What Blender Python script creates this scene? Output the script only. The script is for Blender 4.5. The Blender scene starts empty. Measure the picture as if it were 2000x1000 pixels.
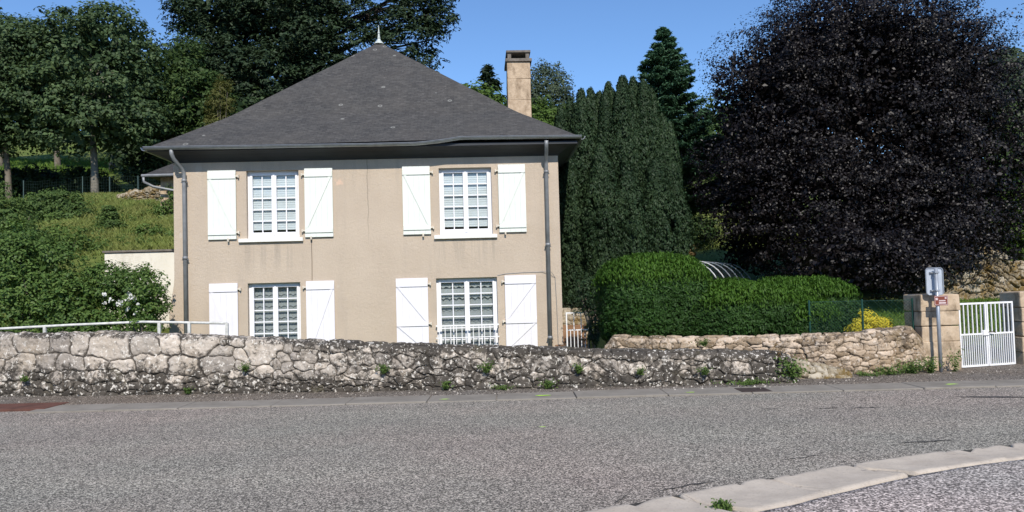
import bpy, bmesh, math
import numpy as np
from mathutils import Vector, Matrix
R = math.radians
PI = math.pi
scene = bpy.context.scene
COL = scene.collection

# ------------------------------------------------------------------ camera
F = 1530.0; PITCH = math.atan(65/1530.); ROLL = -R(1.55); EYE = 1.6
cd = bpy.data.cameras.new('camera'); cam = bpy.data.objects.new('camera', cd); COL.objects.link(cam)
cd.sensor_width = 36; cd.lens = 36*F/2000; cd.clip_start = .05; cd.clip_end = 2000
cam.matrix_world = Matrix.Translation((0, 0, EYE)) @ Matrix.Rotation(PI/2+PITCH, 4, 'X') @ Matrix.Rotation(ROLL, 4, 'Z')
scene.camera = cam
# ------------------------------------------------------------------ light
AZ, EL = R(9), R(41)
S = Vector((math.sin(AZ)*math.cos(EL), -math.cos(AZ)*math.cos(EL), math.sin(EL)))
w = bpy.data.worlds.new('World'); scene.world = w; w.use_nodes = True
wn = w.node_tree.nodes; wl = w.node_tree.links
for q in list(wn): wn.remove(q)
sky = wn.new('ShaderNodeTexSky'); sky.sky_type = 'NISHITA'; sky.sun_disc = False
sky.sun_elevation = EL; sky.sun_rotation = R(180)-AZ; sky.air_density = 1.0; sky.dust_density = .0; sky.ozone_density = 5.0; sky.altitude = 300
bg = wn.new('ShaderNodeBackground'); bg.inputs[1].default_value = .135
wo = wn.new('ShaderNodeOutputWorld'); gm = wn.new('ShaderNodeMix'); gm.data_type = 'RGBA'; gm.blend_type = 'MULTIPLY'; gm.inputs[0].default_value = 1; gm.inputs[7].default_value = (.84, .95, 1.05, 1)
wl.new(sky.outputs[0], gm.inputs[6]); wl.new(gm.outputs[2], bg.inputs[0]); wl.new(bg.outputs[0], wo.inputs[0])
sd = bpy.data.lights.new('sun', 'SUN'); sd.energy = 4.2; sd.angle = R(.55); sd.color = (1, .93, .83)
so = bpy.data.objects.new('sun', sd); COL.objects.link(so); so.rotation_euler = (-S).to_track_quat('-Z', 'Y').to_euler()
so.location = (8, -20, 30)
scene.view_settings.view_transform = 'Standard'; scene.view_settings.look = 'None'
scene.view_settings.gamma = 1; scene.view_settings.exposure = 0.22
scene.render.engine = 'CYCLES'; scene.render.resolution_x = 1024; scene.render.resolution_y = 512
scene.cycles.max_bounces = 6; scene.cycles.diffuse_bounces = 2; scene.cycles.transparent_max_bounces = 12

# ------------------------------------------------------------------ helpers
def thing(name, label, cat, loc=(0, 0, 0), rz=0, group=None):
    o = bpy.data.objects.new(name, None); COL.objects.link(o)
    o.location = loc; o.rotation_euler = (0, 0, rz); o['label'] = label; o['category'] = cat
    o.empty_display_size = .2
    if group: o['group'] = group
    return o
def tag(o, label, cat, group=None, kind=None):
    o['label'] = label; o['category'] = cat
    if group: o['group'] = group
    if kind: o['kind'] = kind
    return o
def link(name, me, mat, parent=None, origin=None):
    if mat: me.materials.append(mat)
    o = bpy.data.objects.new(name, me); COL.objects.link(o)
    if parent: o.parent = parent
    if origin is not None:
        me.transform(Matrix.Translation(-Vector(origin))); o.location = origin
    return o
class MB:
    def __init__(s): s.v = []; s.f = []; s.uv = {}
    def add(s, vs, fs):
        b = len(s.v); s.v += [tuple(p) for p in vs]; s.f += [tuple(i+b for i in f) for f in fs]; return s
    def box(s, x0, x1, y0, y1, z0, z1):
        return s.add([(x0,y0,z0),(x1,y0,z0),(x1,y1,z0),(x0,y1,z0),(x0,y0,z1),(x1,y0,z1),(x1,y1,z1),(x0,y1,z1)],
                     [(0,3,2,1),(4,5,6,7),(0,1,5,4),(1,2,6,5),(2,3,7,6),(3,0,4,7)])
    def rbox(s, x0, x1, y0, y1, z0, z1, bev=.01, seg=2, jit=0, rng=None):
        bm = bmesh.new(); bmesh.ops.create_cube(bm, size=1)
        for v in bm.verts:
            v.co = Vector(((x0+x1)/2+v.co.x*(x1-x0), (y0+y1)/2+v.co.y*(y1-y0), (z0+z1)/2+v.co.z*(z1-z0)))
            if jit: v.co += Vector(rng.normal(0, jit, 3))
        bmesh.ops.bevel(bm, geom=bm.edges[:], offset=bev, segments=seg, affect='EDGES', profile=.6)
        bm.verts.index_update(); s.add([v.co[:] for v in bm.verts], [[v.index for v in f.verts] for f in bm.faces]); bm.free(); return s
    def tube(s, pts, r, n=8, cap=True):
        pts = [Vector(p) for p in pts]; rs = r if isinstance(r, (list, tuple)) else [r]*len(pts)
        vs = []; up = None
        for i, p in enumerate(pts):
            d = (pts[min(i+1, len(pts)-1)]-pts[max(i-1, 0)]).normalized()
            if up is None: up = d.orthogonal().normalized()
            a = (up-d*up.dot(d)).normalized(); up = a; b = d.cross(a)
            for k in range(n):
                t = 2*PI*k/n; vs.append(p+(a*math.cos(t)+b*math.sin(t))*rs[i])
        fs = [(i*n+k, i*n+(k+1) % n, (i+1)*n+(k+1) % n, (i+1)*n+k) for i in range(len(pts)-1) for k in range(n)]
        if cap: fs += [tuple(range(n-1, -1, -1)), tuple((len(pts)-1)*n+k for k in range(n))]
        return s.add(vs, fs)
    def lathe(s, prof, c=(0, 0, 0), n=16):
        vs = [(c[0]+r*math.cos(2*PI*k/n), c[1]+r*math.sin(2*PI*k/n), c[2]+z) for r, z in prof for k in range(n)]
        fs = [(i*n+k, i*n+(k+1) % n, (i+1)*n+(k+1) % n, (i+1)*n+k) for i in range(len(prof)-1) for k in range(n)]
        return s.add(vs, fs+[tuple(range(n-1, -1, -1)), tuple((len(prof)-1)*n+k for k in range(n))])
    def prism(s, poly, y0, y1):        # poly in (x,z)
        n = len(poly); vs = [(x, y0, z) for x, z in poly]+[(x, y1, z) for x, z in poly]
        return s.add(vs, [tuple(range(n)), tuple(range(2*n-1, n-1, -1))]+[(i, n+i, n+(i+1) % n, (i+1) % n) for i in range(n)])
    def build(s, name, mat, parent=None, origin=None, smooth=False):
        me = bpy.data.meshes.new(name); me.from_pydata(s.v, [], s.f)
        if smooth: me.polygons.foreach_set('use_smooth', [True]*len(me.polygons))
        bm = bmesh.new(); bm.from_mesh(me); bmesh.ops.recalc_face_normals(bm, faces=bm.faces); bm.to_mesh(me); bm.free()
        return link(name, me, mat, parent, origin)
def grid_mesh(name, P, smooth=True):   # P: (a,b,3) array
    a, b = P.shape[:2]; me = bpy.data.meshes.new(name)
    i = (np.arange(a-1)[:, None]*b+np.arange(b-1)[None, :]).ravel()
    q = np.stack([i, i+1, i+b+1, i+b], 1)
    return quads_mesh(me, P.reshape(-1, 3), q, smooth)
def quads_mesh(me, V, Q, smooth=False):
    me.vertices.add(len(V)); me.vertices.foreach_set('co', np.ascontiguousarray(V, np.float32).ravel())
    me.loops.add(Q.size); me.loops.foreach_set('vertex_index', Q.astype(np.int32).ravel())
    me.polygons.add(len(Q)); me.polygons.foreach_set('loop_start', np.arange(0, Q.size, Q.shape[1], dtype=np.int32))
    if smooth: me.polygons.foreach_set('use_smooth', np.ones(len(Q), bool))
    me.update(calc_edges=True); return me
def vcol(me, name, C):
    a = me.attributes.new(name, 'FLOAT_COLOR', 'POINT'); a.data.foreach_set('color', np.ascontiguousarray(C, np.float32).ravel())
def sstep(a, b, x):
    t = np.clip((x-a)/(b-a), 0, 1); return t*t*(3-2*t)
def hsh(i, j, s):
    n = (i.astype(np.int64)*374761393+j.astype(np.int64)*668265263+s*1442695041) & 0x7fffffff
    n = ((n ^ (n >> 13))*1274126177) & 0x7fffffff
    return ((n ^ (n >> 16)) & 0xffff)/65535.
def vn(x, y, s=0):
    xi = np.floor(x); yi = np.floor(y); fx = x-xi; fy = y-yi; fx = fx*fx*(3-2*fx); fy = fy*fy*(3-2*fy)
    a, b, c, d = hsh(xi, yi, s), hsh(xi+1, yi, s), hsh(xi, yi+1, s), hsh(xi+1, yi+1, s)
    return (a*(1-fx)+b*fx)*(1-fy)+(c*(1-fx)+d*fx)*fy
def fbm(x, y, s=0, o=4):
    r = 0; a = .5
    for k in range(o): r = r+a*vn(x, y, s+k); x = x*2.03; y = y*2.03; a *= .5
    return r

# ------------------------------------------------------------------ materials
class NT:
    def __init__(s, name):
        s.m = bpy.data.materials.new(name); s.m.use_nodes = True; s.t = s.m.node_tree; s.n = s.t.nodes
        s.b = s.n['Principled BSDF']; s.out = s.n['Material Output']; s._tc = None
    def L(s, a, b): s.t.links.new(a, b)
    def put(s, sock, v):
        if v is None: return
        if hasattr(v, 'node'): s.L(v, sock)
        elif isinstance(v, (tuple, list)) and len(v) == 3 and sock.type == 'RGBA': sock.default_value = (*v, 1)
        else: sock.default_value = v
    def co(s, kind='Object', scale=None):
        if s._tc is None: s._tc = s.n.new('ShaderNodeTexCoord')
        o = s._tc.outputs[kind]
        if scale:
            mp = s.n.new('ShaderNodeMapping'); s.L(o, mp.inputs[0]); mp.inputs['Scale'].default_value = scale; o = mp.outputs[0]
        return o
    def noise(s, sc, det=4, ro=.55, vec=None, dist=0):
        q = s.n.new('ShaderNodeTexNoise'); q.inputs['Scale'].default_value = sc; q.inputs['Detail'].default_value = det
        q.inputs['Roughness'].default_value = ro; q.inputs['Distortion'].default_value = dist
        s.L(vec or s.co(), q.inputs['Vector']); return q.outputs['Fac']
    def voro(s, sc, vec=None, feat='F1', out='Distance'):
        q = s.n.new('ShaderNodeTexVoronoi'); q.feature = feat; q.inputs['Scale'].default_value = sc
        s.L(vec or s.co(), q.inputs['Vector']); return q.outputs[out]
    def ramp(s, fac, stops, interp='LINEAR'):
        q = s.n.new('ShaderNodeValToRGB'); q.color_ramp.interpolation = interp
        e = q.color_ramp.elements
        while len(e) < len(stops): e.new(.5)
        for k, (p, c) in enumerate(stops):
            e[k].position = p; e[k].color = (c, c, c, 1) if not isinstance(c, tuple) else (*c, 1)
        s.L(fac, q.inputs[0]); return q.outputs[0]
    def mix(s, fac, a, b, mode='MIX'):
        q = s.n.new('ShaderNodeMix'); q.data_type = 'RGBA'; q.blend_type = mode
        s.put(q.inputs[0], fac); s.put(q.inputs[6], a); s.put(q.inputs[7], b); return q.outputs[2]
    def math(s, op, a, b=None, cl=False):
        q = s.n.new('ShaderNodeMath'); q.operation = op; q.use_clamp = cl; s.put(q.inputs[0], a)
        if b is not None: s.put(q.inputs[1], b)
        return q.outputs[0]
    def attr(s, name):
        q = s.n.new('ShaderNodeAttribute'); q.attribute_name = name; sp = s.n.new('ShaderNodeSeparateColor'); s.L(q.outputs['Color'], sp.inputs[0]); return sp.outputs
    def bump(s, h, st=.5, d=.01):
        q = s.n.new('ShaderNodeBump'); q.inputs['Strength'].default_value = st; q.inputs['Distance'].default_value = d
        s.L(h, q.inputs['Height']); s.L(q.outputs[0], s.b.inputs['Normal']); return s
    def fin(s, col, rough=.8, metal=0, spec=.3):
        s.put(s.b.inputs['Base Color'], col); s.put(s.b.inputs['Roughness'], rough); s.b.inputs['Metallic'].default_value = metal
        s.b.inputs['Specular IOR Level'].default_value = spec; return s.m
def plain(name, c, rough=.6, metal=0, var=.12, sc=6, spec=.35, bump=0):
    t = NT(name); n = t.noise(sc, 5)
    col = t.mix(t.ramp(n, [(.3, 0.), (.7, 1.)]), tuple(x*(1-var) for x in c), tuple(min(1, x*(1+var)) for x in c))
    if bump: t.bump(t.noise(sc*12, 3), bump, .004)
    return t.fin(col, rough, metal, spec)
def leafmat(name, a, b, tr=.25, patch=None, rough=.5):
    t = NT(name); g = t.n.new('ShaderNodeNewGeometry'); rnd = g.outputs['Random Per Island']
    c = t.mix(t.ramp(rnd, [(0, 0.), (1, 1.)]), a, b)
    c = t.mix(t.ramp(t.noise(.9, 3), [(.35, 0.), (.65, .6)]), c, patch or tuple(x*.65 for x in a))
    t.fin(c, rough+.08, 0, .2 if rough > .4 else .30)
    if tr:
        tl = t.n.new('ShaderNodeBsdfTranslucent'); t.L(t.mix(.5, c, (1, 1, .3), 'MULTIPLY'), tl.inputs[0])
        mx = t.n.new('ShaderNodeMixShader'); mx.inputs[0].default_value = tr
        t.L(t.b.outputs[0], mx.inputs[1]); t.L(tl.outputs[0], mx.inputs[2]); t.L(mx.outputs[0], t.out.inputs[0])
    return t.m
M = {}
# render of the house wall
t = NT('render_wall'); v = t.co()
c = t.mix(t.ramp(t.noise(1.1, 6, .6), [(.3, 0.), (.7, 1.)]), (.56, .465, .365), (.63, .53, .42))
c = t.mix(t.ramp(t.noise(60, 3, .7), [(.35, 0.), (.7, 1.)]), c, t.mix(1, c, (.80, .79, .78), 'MULTIPLY'))
c = t.mix(t.ramp(t.noise(2.2, 5, .6, t.co('Object', (1, 1, .13))), [(.56, 0.), (.75, .5)]), c, (.44, .37, .30))
c = t.mix(t.ramp(t.noise(2.6, 3, .5), [(.68, 0.), (.74, .35)]), c, (.60, .55, .48))
xyz = t.n.new('ShaderNodeSeparateXYZ'); t.L(t.co(), xyz.inputs[0]); X_, Z_ = xyz.outputs[0], xyz.outputs[2]
def band(sock, a, b, f, g=None): return t.math('MULTIPLY', t.ramp(t.math('MULTIPLY', sock, .1), [(a/10, 0.), ((a+f)/10, 1.)]), t.ramp(t.math('MULTIPLY', sock, .1), [(b/10, 1.), ((b+(g or f))/10, 0.)]))
stk = t.ramp(t.noise(5, 4, .65, t.co('Object', (1, 1, .06))), [(.48, 0.), (.62, 1.)])
for a_, b_ in ((1.45, 2.95), (5.95, 7.4)): c = t.mix(t.math('MULTIPLY', t.math('MULTIPLY', stk, t.math('MULTIPLY', band(X_, a_, b_, .03), band(Z_, 2.3, 3.1, .6, .02))), .55), c, (.36, .31, .255))
c = t.mix(t.math('MULTIPLY', t.math('MULTIPLY', stk, band(Z_, 4.0, 5.2, .9, .1)), .30), c, (.38, .33, .27))
lx = t.math('ABSOLUTE', t.math('SUBTRACT', t.math('ADD', X_, t.math('MULTIPLY', t.noise(3, 3), .08)), 4.49)); c = t.mix(t.math('MULTIPLY', t.ramp(lx, [(.004, .8), (.014, 0.)]), band(Z_, 3.0, 5, .9)), c, (.30, .25, .2))
pt_ = t.math('MULTIPLY', band(X_, 3.66, 3.86, .03), band(Z_, 4.42, 4.55, .03)); c = t.mix(t.math('MULTIPLY', pt_, t.ramp(t.noise(9, 3), [(.42, 0.), (.5, 1.)])), c, (.68, .50, .38))
t.bump(t.math('ADD', t.noise(75, 4, .7), t.math('MULTIPLY', t.noise(14, 2), .6)), .8, .02); M['wall'] = t.fin(c, .9, 0, .15)
# slate
t = NT('slate'); br = t.n.new('ShaderNodeTexBrick'); t.L(t.co('UV'), br.inputs[0])
for k, x in dict(Scale=1.0).items(): br.inputs[k].default_value = x
br.inputs['Brick Width'].default_value = .17; br.inputs['Row Height'].default_value = .088; br.inputs['Mortar Size'].default_value = .006
br.inputs['Mortar Smooth'].default_value = .3; br.inputs['Bias'].default_value = 0
br.inputs['Color1'].default_value = (.070, .067, .061, 1); br.inputs['Color2'].default_value = (.042, .040, .037, 1); br.inputs['Mortar'].default_value = (.024, .023, .022, 1)
c = t.mix(t.ramp(t.noise(1.3, 6, .65), [(.35, 0.), (.7, .5)]), br.outputs[0], (.085, .077, .067))
c = t.mix(t.ramp(t.noise(24, 4, .7, t.co('Object', (.30, 1, 3.2))), [(.53, 0.), (.66, .55)]), c, (.17, .16, .15))
c = t.mix(t.ramp(t.voro(1.5), [(.04, .0), (.055, .5), (.085, .4), (.10, 0.)]), c, (.34, .34, .31))
c = t.mix(t.ramp(t.voro(4.3), [(.04, .5), (.06, 0.)]), c, (.24, .23, .21))
t.bump(t.math('ADD', br.outputs[1], t.math('MULTIPLY', t.noise(9, 4), -1.2)), -.6, .02); M['slate'] = t.fin(c, .62, 0, .35)
# asphalt
def asphalt(name, lo, hi, tint, sc=1.):
    t = NT(name); a = t.voro(95*sc, None, 'F1', 'Color'); sp = t.n.new('ShaderNodeSeparateColor'); t.L(a, sp.inputs[0])
    g = t.math('ADD', t.math('MULTIPLY', sp.outputs[0], .68), t.math('MULTIPLY', t.noise(46*sc, 4, .75), .47))
    c = t.ramp(g, [(.28, tuple(x*.40 for x in lo)), (.5, lo), (.66, hi), (.84, tuple(min(1, x*2.3) for x in hi))])
    c = t.mix(t.ramp(t.noise(.22, 4), [(.4, 0.), (.62, 1.)]), c, t.mix(1, c, tint, 'MULTIPLY'))
    c = t.mix(t.ramp(t.noise(1.0, 5, .6, t.co('Object', (.25, 1, 1))), [(.35, .3), (.6, 0.)]), c, t.mix(1, c, (.72, .72, .74), 'MULTIPLY'))
    tr = t.ramp(t.noise(.9, 2, .5, t.co('Object', (.03, 1, 1))), [(.42, .0), (.62, .5)]); c = t.mix(tr, c, t.mix(1, c, (1.22, 1.2, 1.18), 'MULTIPLY'))
    t.bump(g, .9, .012); return t.fin(c, .85, 0, .25)
M['road'] = asphalt('road_asphalt', (.143, .134, .113), (.262, .245, .207), (1.06, .97, .98))
M['path'] = asphalt('path_asphalt', (.20, .18, .163), (.32, .29, .262), (1.05, .97, .98), .8)
M['verge'] = asphalt('verge_grit', (.085, .075, .066), (.15, .137, .12), (1.1, 1, .9), .8)
# concrete
t = NT('concrete'); c = t.mix(t.ramp(t.noise(3, 6, .65), [(.3, 0.), (.7, 1.)]), (.41, .355, .295), (.57, .50, .415))
c = t.mix(t.ramp(t.noise(40, 4, .7), [(.55, 0.), (.72, .6)]), c, (.26, .225, .18)); t.bump(t.noise(60, 4, .7), .8, .01); M['conc'] = t.fin(c, .9, 0, .2)
t = NT('kerb_concrete'); c = t.mix(t.ramp(t.noise(2, 6, .65), [(.3, 0.), (.7, 1.)]), (.19, .172, .145), (.28, .255, .22))
c = t.mix(t.ramp(t.noise(30, 4, .7), [(.55, 0.), (.75, .6)]), c, (.12, .11, .1)); t.bump(t.noise(50, 4, .7), .5, .006); M['kerb'] = t.fin(c, .9, 0, .2)
# stones; attribute 'st' : r random per stone, g 1 on stone 0 in joint, b weathering
def stonemat(name, ca, cb, cc, joint, dark, moss, lich, dk=(.35, .65), spots=.5):
    t = NT(name); r, g, b = t.attr('st')[:3]
    c = t.ramp(r, [(0, ca), (.5, cb), (1, cc)])
    c = t.mix(t.ramp(t.noise(7, 6, .7), [(.35, 0.), (.7, .7)]), c, t.mix(1, c, (.70, .68, .66), 'MULTIPLY'))
    c = t.mix(t.ramp(t.noise(1.7, 4, .6), [(.5, 0.), (.7, .5)]), c, (cb[0]*.8, cb[1]*.72, cb[2]*.6))
    c = t.mix(t.ramp(g, [(.15, 1.), (.6, 0.)]), c, joint)
    n = t.math('ADD', t.math('ADD', t.math('MULTIPLY', t.noise(13, 7, .75, None, .5), .62), t.math('MULTIPLY', t.noise(3.6, 4, .6), .42)), t.math('SUBTRACT', b, .53))
    c = t.mix(t.ramp(n, [(dk[0], 0.), (dk[0]+.10, .9)]), c, dark)
    n2 = t.math('ADD', t.noise(2.7, 5, .7), t.math('MULTIPLY', t.math('SUBTRACT', b, .5), .5))
    c = t.mix(t.ramp(n2, [(dk[1], 0.), (dk[1]+.08, .8)]), c, moss)
    c = t.mix(t.math('MULTIPLY', t.ramp(t.noise(17, 5, .65, None, .3), [(.585, 0.), (.62, 1.)]), spots), c, lich)
    c = t.mix(t.math('MULTIPLY', t.ramp(t.noise(7, 6, .7, None, .6), [(.60, 0.), (.64, 1.)]), spots*.8), c, tuple(x*.85 for x in lich))
    t.bump(t.math('ADD', t.noise(22, 6, .7), t.math('MULTIPLY', t.noise(90, 2), .3)), .7, .02)
    return t.fin(c, .92, 0, .15)
M['stone_front'] = stonemat('lichen_stone', (.29, .26, .23), (.47, .42, .36), (.68, .60, .51), (.095, .083, .07), (.035, .031, .026), (.10, .088, .06), (.72, .68, .61), (.50, .66), .85)
M['stone_dry'] = stonemat('buff_stone', (.24, .18, .12), (.46, .36, .26), (.66, .54, .42), (.04, .03, .02), (.09, .07, .05), (.24, .18, .11), (.68, .60, .51), (.51, .57), .6)
M['stone_moss'] = stonemat('mossy_stone', (.22, .18, .12), (.34, .29, .21), (.5, .45, .36), (.05, .04, .025), (.09, .06, .02), (.17, .11, .03), (.6, .55, .45), (.52, .5), .5)
def blockmat(name, a, b, dark, sc=5):
    t = NT(name); c = t.mix(t.ramp(t.noise(sc, 6, .65), [(.3, 0.), (.7, 1.)]), a, b)
    c = t.mix(t.ramp(t.noise(sc*.6, 6, .7, t.co('Object', (1, 1, .5))), [(.50, 0.), (.68, .8)]), c, dark)
    t.bump(t.noise(30, 5, .7), .6, .015); return t.fin(c, .9, 0, .15)
M['pillar'] = blockmat('pillar_stone', (.40, .30, .20), (.60, .48, .35), (.13, .095, .06), 7)
M['chimney'] = blockmat('chimney_stone', (.36, .265, .18), (.60, .47, .335), (.20, .14, .09), 6)
M['chimcap'] = plain('chimney_cap_stone', (.16, .14, .12), .9, 0, .3, 9)
M['block'] = blockmat('painted_block', (.72, .68, .57), (.80, .76, .66), (.42, .38, .30), 1.2)
M['shutU'] = plain('shutter_greenish_white', (.74, .775, .715), .45, 0, .03, 5)
M['shutL'] = plain('shutter_white', (.79, .775, .81), .4, 0, .03, 5)
M['pvc'] = plain('window_white', (.84, .84, .87), .35, 0, .02, 4)
M['sill'] = plain('sill_stone', (.80, .79, .74), .7, 0, .06, 9)
M['hinge'] = plain('hinge_paint', (.66, .6, .5), .6, 0, .2, 20)
M['zinc'] = plain('zinc', (.33, .35, .37), .42, .75, .15, 7)
M['pipe'] = plain('downpipe_grey', (.23, .24, .25), .5, .2, .2, 5)
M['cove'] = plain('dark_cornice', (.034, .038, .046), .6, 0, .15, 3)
M['lead'] = plain('finial_zinc', (.50, .54, .50), .5, .1, .12, 14)
M['white_metal'] = plain('white_painted_steel', (.80, .80, .80), .4, 0, .05, 9)
M['rail'] = plain('weathered_white_rail', (.60, .60, .56), .5, 0, .25, 12)
M['galv'] = plain('galvanised_steel', (.36, .39, .43), .42, .45, .15, 9)
M['alu'] = plain('aluminium_back', (.50, .55, .62), .45, .35, .12, 5)
M['brown'] = plain('brown_plate', (.20, .055, .035), .5, 0, .1, 9)
M['pale'] = plain('pale_print', (.62, .5, .5), .5, 0, .1, 9)
M['rust'] = blockmat('rusty_steel', (.115, .052, .040), (.15, .075, .058), (.07, .04, .032), 4)
M['iron'] = plain('drain_iron', (.055, .04, .034), .7, .2, .3, 15)
M['fencegreen'] = plain('fence_green', (.012, .055, .042), .5, 0, .2, 6)
M['wirefence'] = plain('wire_grey_green', (.08, .12, .11), .5, .2, .2, 6)
M['bark'] = blockmat('bark', (.13, .11, .085), (.20, .175, .14), (.05, .045, .03), 6)
M['barkpale'] = blockmat('bark_pale', (.14, .13, .11), (.26, .24, .20), (.06, .055, .04), 5)
M['spray'] = plain('marking_spray', (.55, .95, .10), .8, 0, .1, 20)
M['mossshade'] = plain('moss_and_joint_shade', (.06, .055, .048), .95, 0, .4, 12); M['crack'] = plain('crack_dark', (.045, .043, .042), .95, 0, .3, 12)
M['terracotta'] = plain('pot_clay', (.30, .22, .16), .8, 0, .15, 9)
M['pebble'] = plain('pale_pebble', (.55, .5, .44), .8, 0, .2, 9)
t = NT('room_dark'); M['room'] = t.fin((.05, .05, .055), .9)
M['blind'] = plain('blind_slat', (.56, .61, .62), .6, 0, .04, 3)
def fabric(name, c, tr=.3):
    t = NT(name); t.fin(c, .9, 0, .1); tl = t.n.new('ShaderNodeBsdfTranslucent'); tl.inputs[0].default_value = (*c, 1)
    mx = t.n.new('ShaderNodeMixShader'); mx.inputs[0].default_value = tr
    t.L(t.b.outputs[0], mx.inputs[1]); t.L(tl.outputs[0], mx.inputs[2]); t.L(mx.outputs[0], t.out.inputs[0]); return t.m
M['curtain'] = fabric('curtain_grey', (.42, .46, .465)); M['valance'] = fabric('valance', (.50, .54, .54))
def glassmat():
    t = NT('pane_glass'); fr = t.n.new('ShaderNodeFresnel'); geo = t.n.new('ShaderNodeNewGeometry'); t.L(t.math('SUBTRACT', 1.5, t.math('MULTIPLY', geo.outputs['Backfacing'], .8333)), fr.inputs[0])
    tr = t.n.new('ShaderNodeBsdfTransparent'); tr.inputs[0].default_value = (.97, .98, .98, 1); gl = t.n.new('ShaderNodeBsdfGlossy'); gl.inputs['Roughness'].default_value = .02
    mx = t.n.new('ShaderNodeMixShader'); t.L(t.math('MULTIPLY', fr.outputs[0], 1.0, True), mx.inputs[0]); t.L(tr.outputs[0], mx.inputs[1]); t.L(gl.outputs[0], mx.inputs[2])
    t.L(mx.outputs[0], t.out.inputs[0]); return t.m
M['glass'] = glassmat()
def netmat():
    t = NT('shade_net'); tr = t.n.new('ShaderNodeBsdfTransparent'); t.fin((.03, .035, .04), .55, 0, .3)
    mx = t.n.new('ShaderNodeMixShader'); mx.inputs[0].default_value = .22; t.L(tr.outputs[0], mx.inputs[1]); t.L(t.b.outputs[0], mx.inputs[2]); t.L(mx.outputs[0], t.out.inputs[0]); return t.m
M['net'] = netmat()
# terrain
t = NT('meadow'); c = t.mix(t.ramp(t.noise(.6, 5, .6), [(.35, 0.), (.65, 1.)]), (.09, .14, .03), (.16, .185, .055))
c = t.mix(t.ramp(t.noise(9, 5, .7), [(.45, 0.), (.7, .7)]), c, (.035, .065, .015))
c = t.mix(t.ramp(t.noise(.35, 4, .6), [(.55, 0.), (.7, .6)]), c, (.17, .15, .06)); t.bump(t.noise(12, 5, .7), .8, .08); M['meadow'] = t.fin(c, .9, 0, .1)
M['soil'] = blockmat('orange_soil', (.20, .11, .06), (.28, .17, .10), (.16, .09, .05), 4)
# foliage
M['lf_maple'] = leafmat('leaf_maple', (.038, .070, .030), (.125, .185, .075))
M['lf_mid'] = leafmat('leaf_mid', (.034, .068, .020), (.095, .15, .045))
M['lf_light'] = leafmat('leaf_light', (.07, .13, .025), (.14, .22, .045), .3)
M['lf_olive'] = leafmat('leaf_olive', (.055, .085, .05), (.12, .15, .085), .25)
M['lf_far'] = leafmat('leaf_far', (.024, .048, .020), (.060, .095, .036))
M['lf_cedar'] = leafmat('leaf_cedar', (.018, .036, .018), (.055, .088, .042), .12)
M['lf_spruce'] = leafmat('leaf_spruce', (.042, .105, .060), (.095, .185, .10), .2)
M['lf_yew'] = leafmat('leaf_yew', (.016, .038, .016), (.050, .082, .034), .1)
M['lf_hedge'] = leafmat('leaf_hedge', (.022, .060, .012), (.045, .105, .020), .15)
M['lf_hedgetop'] = leafmat('leaf_hedge_new_sunlit', (.05, .12, .016), (.10, .20, .028), .3)  # paler top leaves: new growth, with sun on the top painted in
M['lf_beech'] = leafmat('leaf_copper_beech', (.0042, .003, .0036), (.0145, .0105, .0110), .02, None, .40)
M['lf_laurel'] = leafmat('leaf_laurel', (.055, .115, .026), (.165, .25, .065), .3, (.06, .11, .03), .42)
M['lf_shrub'] = leafmat('leaf_shrub', (.055, .105, .028), (.155, .23, .065), .3)
M['barkdark'] = plain('bark_dark', (.045, .038, .034), .9, 0, .3, 9)
M['lf_yellow'] = leafmat('leaf_golden', (.66, .56, .04), (.85, .75, .08), .3, (.62, .52, .04))
M['lf_bamboo'] = leafmat('leaf_bamboo', (.09, .10, .03), (.17, .175, .05), .3, (.09, .09, .03))
M['lf_weed'] = leafmat('leaf_weed', (.07, .13, .03), (.18, .27, .07), .3)
M['lf_brown'] = leafmat('leaf_brown', (.12, .08, .035), (.22, .15, .06), .2)
M['lf_grass'] = leafmat('blade_grass', (.15, .21, .045), (.31, .37, .11), .3, (.24, .23, .08))
M['lf_lawn'] = leafmat('blade_lawn', (.10, .18, .03), (.18, .28, .05), .3, (.10, .18, .03))
M['petal'] = leafmat('petal_white', (.7, .7, .68), (.85, .85, .82), .2, (.75, .75, .72))
M['petaly'] = leafmat('petal_yellow', (.7, .55, .04), (.8, .66, .06), .2, (.7, .55, .04))

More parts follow.
